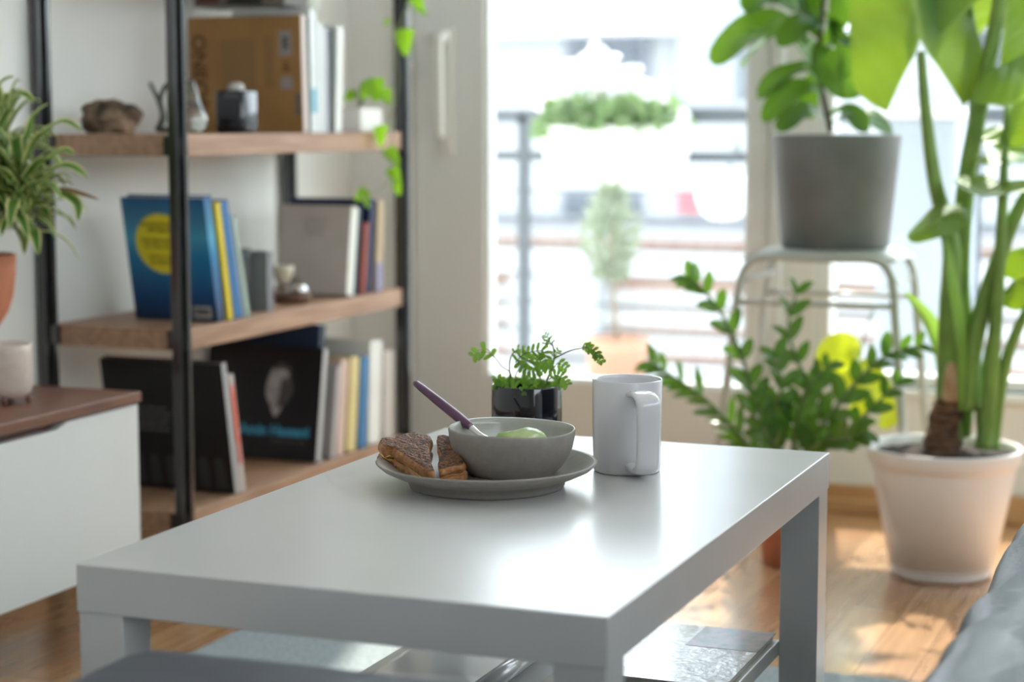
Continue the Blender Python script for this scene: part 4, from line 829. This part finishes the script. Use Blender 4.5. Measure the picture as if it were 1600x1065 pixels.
zstem([zbase+V((.02, -.03, 0)), ZA(1262, 712, -.06), ZA(1285, 690, -.08), ZA(1320, 684, -.1), ZA(1345, 678, -.1)], 5, .062, .040, .3)
zstem([zbase+V((-.01, -.03, 0)), ZA(1225, 715, -.06), ZA(1205, 690, -.08), ZA(1190, 660, -.09), ZA(1182, 620, -.09)], 5, .064, .036, .35)
obj('foliage', fb, zl, zz)
# broad leaves, sunlit yellow put into their colour, own small pot further back
yp = V((.085, 2.52, .0002)); yy = empty('potted_plant', yp, 'small plant with a few broad yellow-green sunlit leaves, under the stool', 'plant')
bm = bmesh.new(); lathe(bm, [(0, 0), (.05, 0), (.062, .11), (.058, .11), (.048, .01), (0, .01)], 40); obj('pot', bm, mat('planter_white', (0, 0, 0)), yy, True); bm = bmesh.new(); lathe(bm, [(.0575, .098), (0, .102)], 24); obj('soil', bm, soil, yy, True)
yl = leafmat('broad_sunlit_leaf', (.38, .48, .03), (.80, .88, .03), tl=.6, rough=.3)
fb = bmesh.new(); sb = bmesh.new()
def YA(px, py, dy=0): return at(px, py, y=yp.y-.02+dy)-yp
for pts, w_, pf in (([(1345, 548), (1325, 545), (1300, 560), (1288, 600)],  .085, 'oval'), ([(1350, 560), (1362, 590), (1372, 615), (1380, 640)],  .07, 'oval'), ([(1345, 585), (1345, 610), (1345, 635), (1325, 650)], .05, 'oval'), ([(1368, 615), (1385, 630), (1390, 650), (1375, 668)], .05, 'oval'), ([(1338, 560), (1330, 580), (1322, 600), (1330, 625)], .05, 'oval')):
    P_ = [YA(x, y, -.02*i) for i, (x, y) in enumerate(pts)]; leaf(fb, P_, cn+up*.6+RT*.2, w_, pf, .15, cols=6)
    tube(sb, smooth_path([V((0, 0, .1)), P_[0]*.5+V((0, 0, .05)), P_[0]], 6), .0022, 7)
tube(sb, smooth_path([YA(1345, 560), YA(1352, 520), YA(1366, 480)], 6), .0018, 7)
obj('foliage', fb, yl, yy); obj('stem', sb, zst, yy)

# ================================================================== balcony and street
rail = mat('railing_paint', (.10, .115, .135), .5); conc = mat('balcony_concrete', (.55, .55, .53), .85, var=.06, scale=6)
boxo('balcony_floor', -3.2, 4.2, WY+.2, 4.25, -.20, -.02, conc, kind='structure')
bm = bmesh.new(); box(bm, XW-3, W0*0+XW, WY+.02, WY+.2, -.3, HC+.4); box(bm, XR, XR+3, WY+.02, WY+.2, -.3, HC+.4); obj('wall_outside', bm, white_paint, kind='structure')
RY = 4.10; rl = empty('balcony_railing', (0, RY, -.02), 'dark grey balcony railing with thin horizontal wires beyond the glass', 'railing'); O = rl.location
def r_(name, *a, m=rail, bev=.002): return boxo(name, a[0]-O.x, a[1]-O.x, a[2]-O.y, a[3]-O.y, a[4]-O.z, a[5]-O.z, m, rl, bevel=bev)
z1 = at(820, 170, y=RY).z; z2 = at(820, 191, y=RY).z; r_('top_rail', -3, 4, RY-.02, RY+.02, z2, z1)
z1 = at(820, 235, y=RY).z; z2 = at(820, 251, y=RY).z; r_('middle_rail', -3, 4, RY-.015, RY+.015, z2, z1)
px0 = at(819, 300, y=RY).x; sp_ = at(1525, 300, y=RY).x-px0
for k in (-1, 0, 1, 2): r_('post', px0+k*sp_-.016, px0+k*sp_+.016, RY-.02, RY+.02, -.02, at(819, 180, y=RY).z)
for k in range(9):
    z = at(819, 298+43*k, y=RY).z
    if z > 0: r_('wire', -3, 4, RY-.003, RY+.003, z-.0035, z+.0035, m=rail, bev=0)
# flower box
fx0 = at(855, 200, y=3.98).x; fx1 = at(1075, 200, y=3.98).x; fz1 = at(960, 196, y=3.98).z; fz0 = at(960, 288, y=3.98).z; fc = (fx0+fx1)/2
fbx = empty('flower_box', (fc, 3.98, fz0), 'white flower box of white blossoms hanging on the balcony railing', 'planter'); hw = (fx1-fx0)/2; hh = fz1-fz0
bm = bmesh.new(); a = [bm.verts.new(p) for p in ((-hw*.82, -.075, 0), (hw*.82, -.075, 0), (hw*.82, .075, 0), (-hw*.82, .075, 0), (-hw, -.095, hh), (hw, -.095, hh), (hw, .095, hh), (-hw, .095, hh))]
for f in ((3, 2, 1, 0), (4, 5, 6, 7), (0, 1, 5, 4), (1, 2, 6, 5), (2, 3, 7, 6), (3, 0, 4, 7)): bm.faces.new([a[i] for i in f])
obj('planter', bm, mat('box_white_plastic', (.85, .85, .84), .4), fbx, bevel=.008)
random.seed(3); gm = leafmat('geranium_leaf', (.17, .26, .12), (.30, .46, .16), tl=.3); fb = bmesh.new()
for k in range(230):
    x = random.uniform(-hw*.9, hw*.85); z = hh+random.uniform(-.03, .07)*(1-.5*abs(x/hw-(-.3))*.6); q = V((x, random.uniform(-.1, .08), z)); d = V((random.uniform(-1, 1), random.uniform(-1, .5), random.uniform(-.3, 1))).normalized()
    leaf(fb, [q, q+d*.03, q+d*.055], V((random.uniform(-1, 1), -1, random.uniform(0, 1))), .05, 'oval', .2, cols=2)
obj('foliage', fb, gm, fbx)
pw = mat('petal_white', (.92, .92, .92), .6); bmo = []
for k, (px, py, r) in enumerate([(905, 110, .055), (930, 95, .06), (885, 120, .055), (860, 135, .05), (955, 115, .055), (925, 125, .06), (850, 160, .035), (975, 130, .045), (1005, 140, .04), (1030, 150, .035), (1000, 160, .03), (1060, 185, .035), (858, 190, .028), (1035, 165, .03), (960, 145, .045), (985, 115, .04), (945, 160, .02), (885, 150, .03), (945, 195, .02)]):
    q = at(px, py, y=3.94)-fbx.location; bm = bmesh.new()
    for j in range(26):
        d = V((random.gauss(0, 1), random.gauss(0, 1), random.gauss(0, 1))).normalized()*r*random.uniform(.5, 1); u = d.normalized(); s = u.orthogonal().normalized(); pr2 = r*.33
        ctr = bm.verts.new(q+d); ring = [bm.verts.new(q+d+(s*math.cos(t)+u.cross(s)*math.sin(t))*pr2*(1 if i % 2 else .72)+u*.004) for i, t in enumerate([2*PI*i/10 for i in range(10)])]
        for i in range(10): bm.faces.new((ctr, ring[i], ring[(i+1) % 10]))
    obj('blossom', bm, pw, fbx)
# round white pot, small olive tree, grey storage bin on the balcony
q = at(1130, 345, y=3.95); rp = empty('hanging_pot', (q.x, 3.95, q.z), 'round white pot hung on the balcony railing, right of the flower box', 'planter'); bm = bmesh.new(); lathe(bm, [(0, 0), (.04, .004), (.070, .03), (.083, .07), (.078, .11), (.06, .138), (.055, .136), (.07, .10), (.05, .02), (0, .01)], 40); obj('pot', bm, mat('box_white_plastic', (0, 0, 0)), rp, True)
bm = bmesh.new(); tube(bm, smooth_path([(0, .06, .12), (0, .10, .2), (0, .16, .235), (0, .17, .2)], 5), .004, 8); obj('hook', bm, rail, rp, True)
q = at(963, 590, y=3.55); ol = empty('potted_tree', (q.x, 3.55, -.02), 'slender small-leaved tree in a terracotta pot out on the balcony', 'plant'); zt2 = at(963, 528, y=3.55).z+.02; zc = at(955, 385, y=3.55).z+.02
bm = bmesh.new(); lathe(bm, [(0, 0), (.066, 0), (.084, zt2-.04), (.092, zt2-.038), (.094, zt2), (.086, zt2), (.07, .02), (0, .02)], 40); obj('pot', bm, mat('terracotta_pale', (.66, .36, .26), .8), ol, True)
bm = bmesh.new(); tube(bm, smooth_path([(0, 0, zt2-.02), (-.01, 0, zc-.12), (-.015, 0, zc), (-.01, 0, zc+.12)], 5), [.009, .004], 8); obj('trunk', bm, mat('olive_bark', (.28, .24, .19), .8), ol, True)
bm = bmesh.new(); om = leafmat('olive_leaf', (.33, .38, .30), (.45, .5, .38), tl=.3)
for k in range(700):
    v = random.random(); z = zc-.10+.27*v; r = .075*math.sin(PI*(.15+.8*v))*random.random(); a = random.uniform(0, 2*PI); q = V((-.02+r*math.cos(a), r*math.sin(a), z)); d = V((math.cos(a), math.sin(a), random.uniform(.2, 1.4))).normalized()
    leaf(bm, [q, q+d*.018, q+d*.034], V((random.uniform(-1, 1), -1, .3)), .009, 'lance', .2, cols=2)
obj('foliage', bm, om, ol)
q0 = at(1390, 180, y=3.7); q1 = at(1505, 330, y=3.7); 
sb_ = boxo('storage_chest', q0.x, q1.x, 3.55, 3.95, -.02, q0.z-.01, mat('chest_blue_grey', (.42, .47, .55), .5), bevel=.01); tag(sb_, 'tall pale blue-grey storage chest standing on the balcony', 'chest')
boxo('lid', -(q1.x-q0.x)/2-.015, (q1.x-q0.x)/2+.015, -.215, .215, q0.z+.01, q0.z+.035, mat('lid_white', (.8, .8, .8), .4), sb_, bevel=.006)
# street and the building across it
boxo('ground_street', -40, 40, 4.8, 60, -7.2, -7.0, mat('asphalt', (.32, .32, .33), .9, var=.08, scale=2), kind='structure')
BY = 17.0; bd = empty('apartment_building', (-6, BY, -7), 'pale apartment block with brick storeys across the street', 'building'); O = bd.location
fw_ = mat('facade_white', (.37, .38, .385), .8, var=.03, scale=1); fg = mat('facade_grey', (.20, .21, .24), .8); wg = mat('facade_window', (.07, .08, .10), .15); brk = brick_mat(); band = mat('facade_band', (.42, .42, .42), .8)
def pz(py, px=960): return at(px, py, y=BY).z
def pxx(px): return at(px, 300, y=BY).x
def fb_(name, x0, x1, z0, z1, m, d0=0, d1=.3): return boxo(name, x0-O.x, x1-O.x, -d0, d1, z0-O.z, z1-O.z, m, bd)
zt_ = pz(345); fb_('upper_wall', -22, 20, zt_, pz(57), fw_, 0, 6); fb_('roof_edge', -22.1, 20.1, pz(57), pz(50), band, .35, 6.1); fb_('lower_wall', -22, 20, -7, zt_, brk, .0, 6); fb_('cornice', -22, 20, pz(168), pz(160), band, .25)
for (a, b, c, d) in ((885, 1015, 58, 130), (600, 720, 58, 130), (1250, 1380, 58, 130), (300, 420, 58, 130), (1500, 1620, 58, 130)): 
    fr_ = fb_('window', pxx(a), pxx(b), pz(d), pz(c), fg, .06); boxo('pane', pxx(a)+.08-O.x, pxx(b)-.08-O.x, -.09, -.055, pz(d)+.08-O.z, pz(c)-.08-O.z, wg, fr_)
for (a, b) in ((880, 938), (956, 1005), (1170, 1240), (700, 760), (560, 620), (1290, 1350), (1440, 1500)): fr_ = fb_('window', pxx(a), pxx(b), pz(332), pz(300), fg, .06); boxo('pane', pxx(a)+.05-O.x, pxx(b)-.05-O.x, -.09, -.055, pz(330)-O.z, pz(303)-O.z, wg, fr_)
fb_('side_bay', pxx(1075), pxx(1162), pz(165), 9.5, mat('bay_grey', (.27, .29, .32), .8), .4)
fb_('sign_panel', pxx(1062), pxx(1102), pz(325), pz(298), mat('sign_red', (.75, .10, .12), .5), .1)
fb_('ledge', -22, 20, pz(348), pz(338), fg, .3)
for k, (a, b) in enumerate(((352, 372), (390, 428), (452, 470), (482, 502), (520, 545), (562, 590), (606, 640))): fb_('band', pxx(845) if k < 0 else -22, 20, pz(b), pz(a), band, .12+.1*(k % 2))
fb_('white_panel', pxx(825), pxx(955), pz(545), pz(430), fw_, .5)
# white van parked below
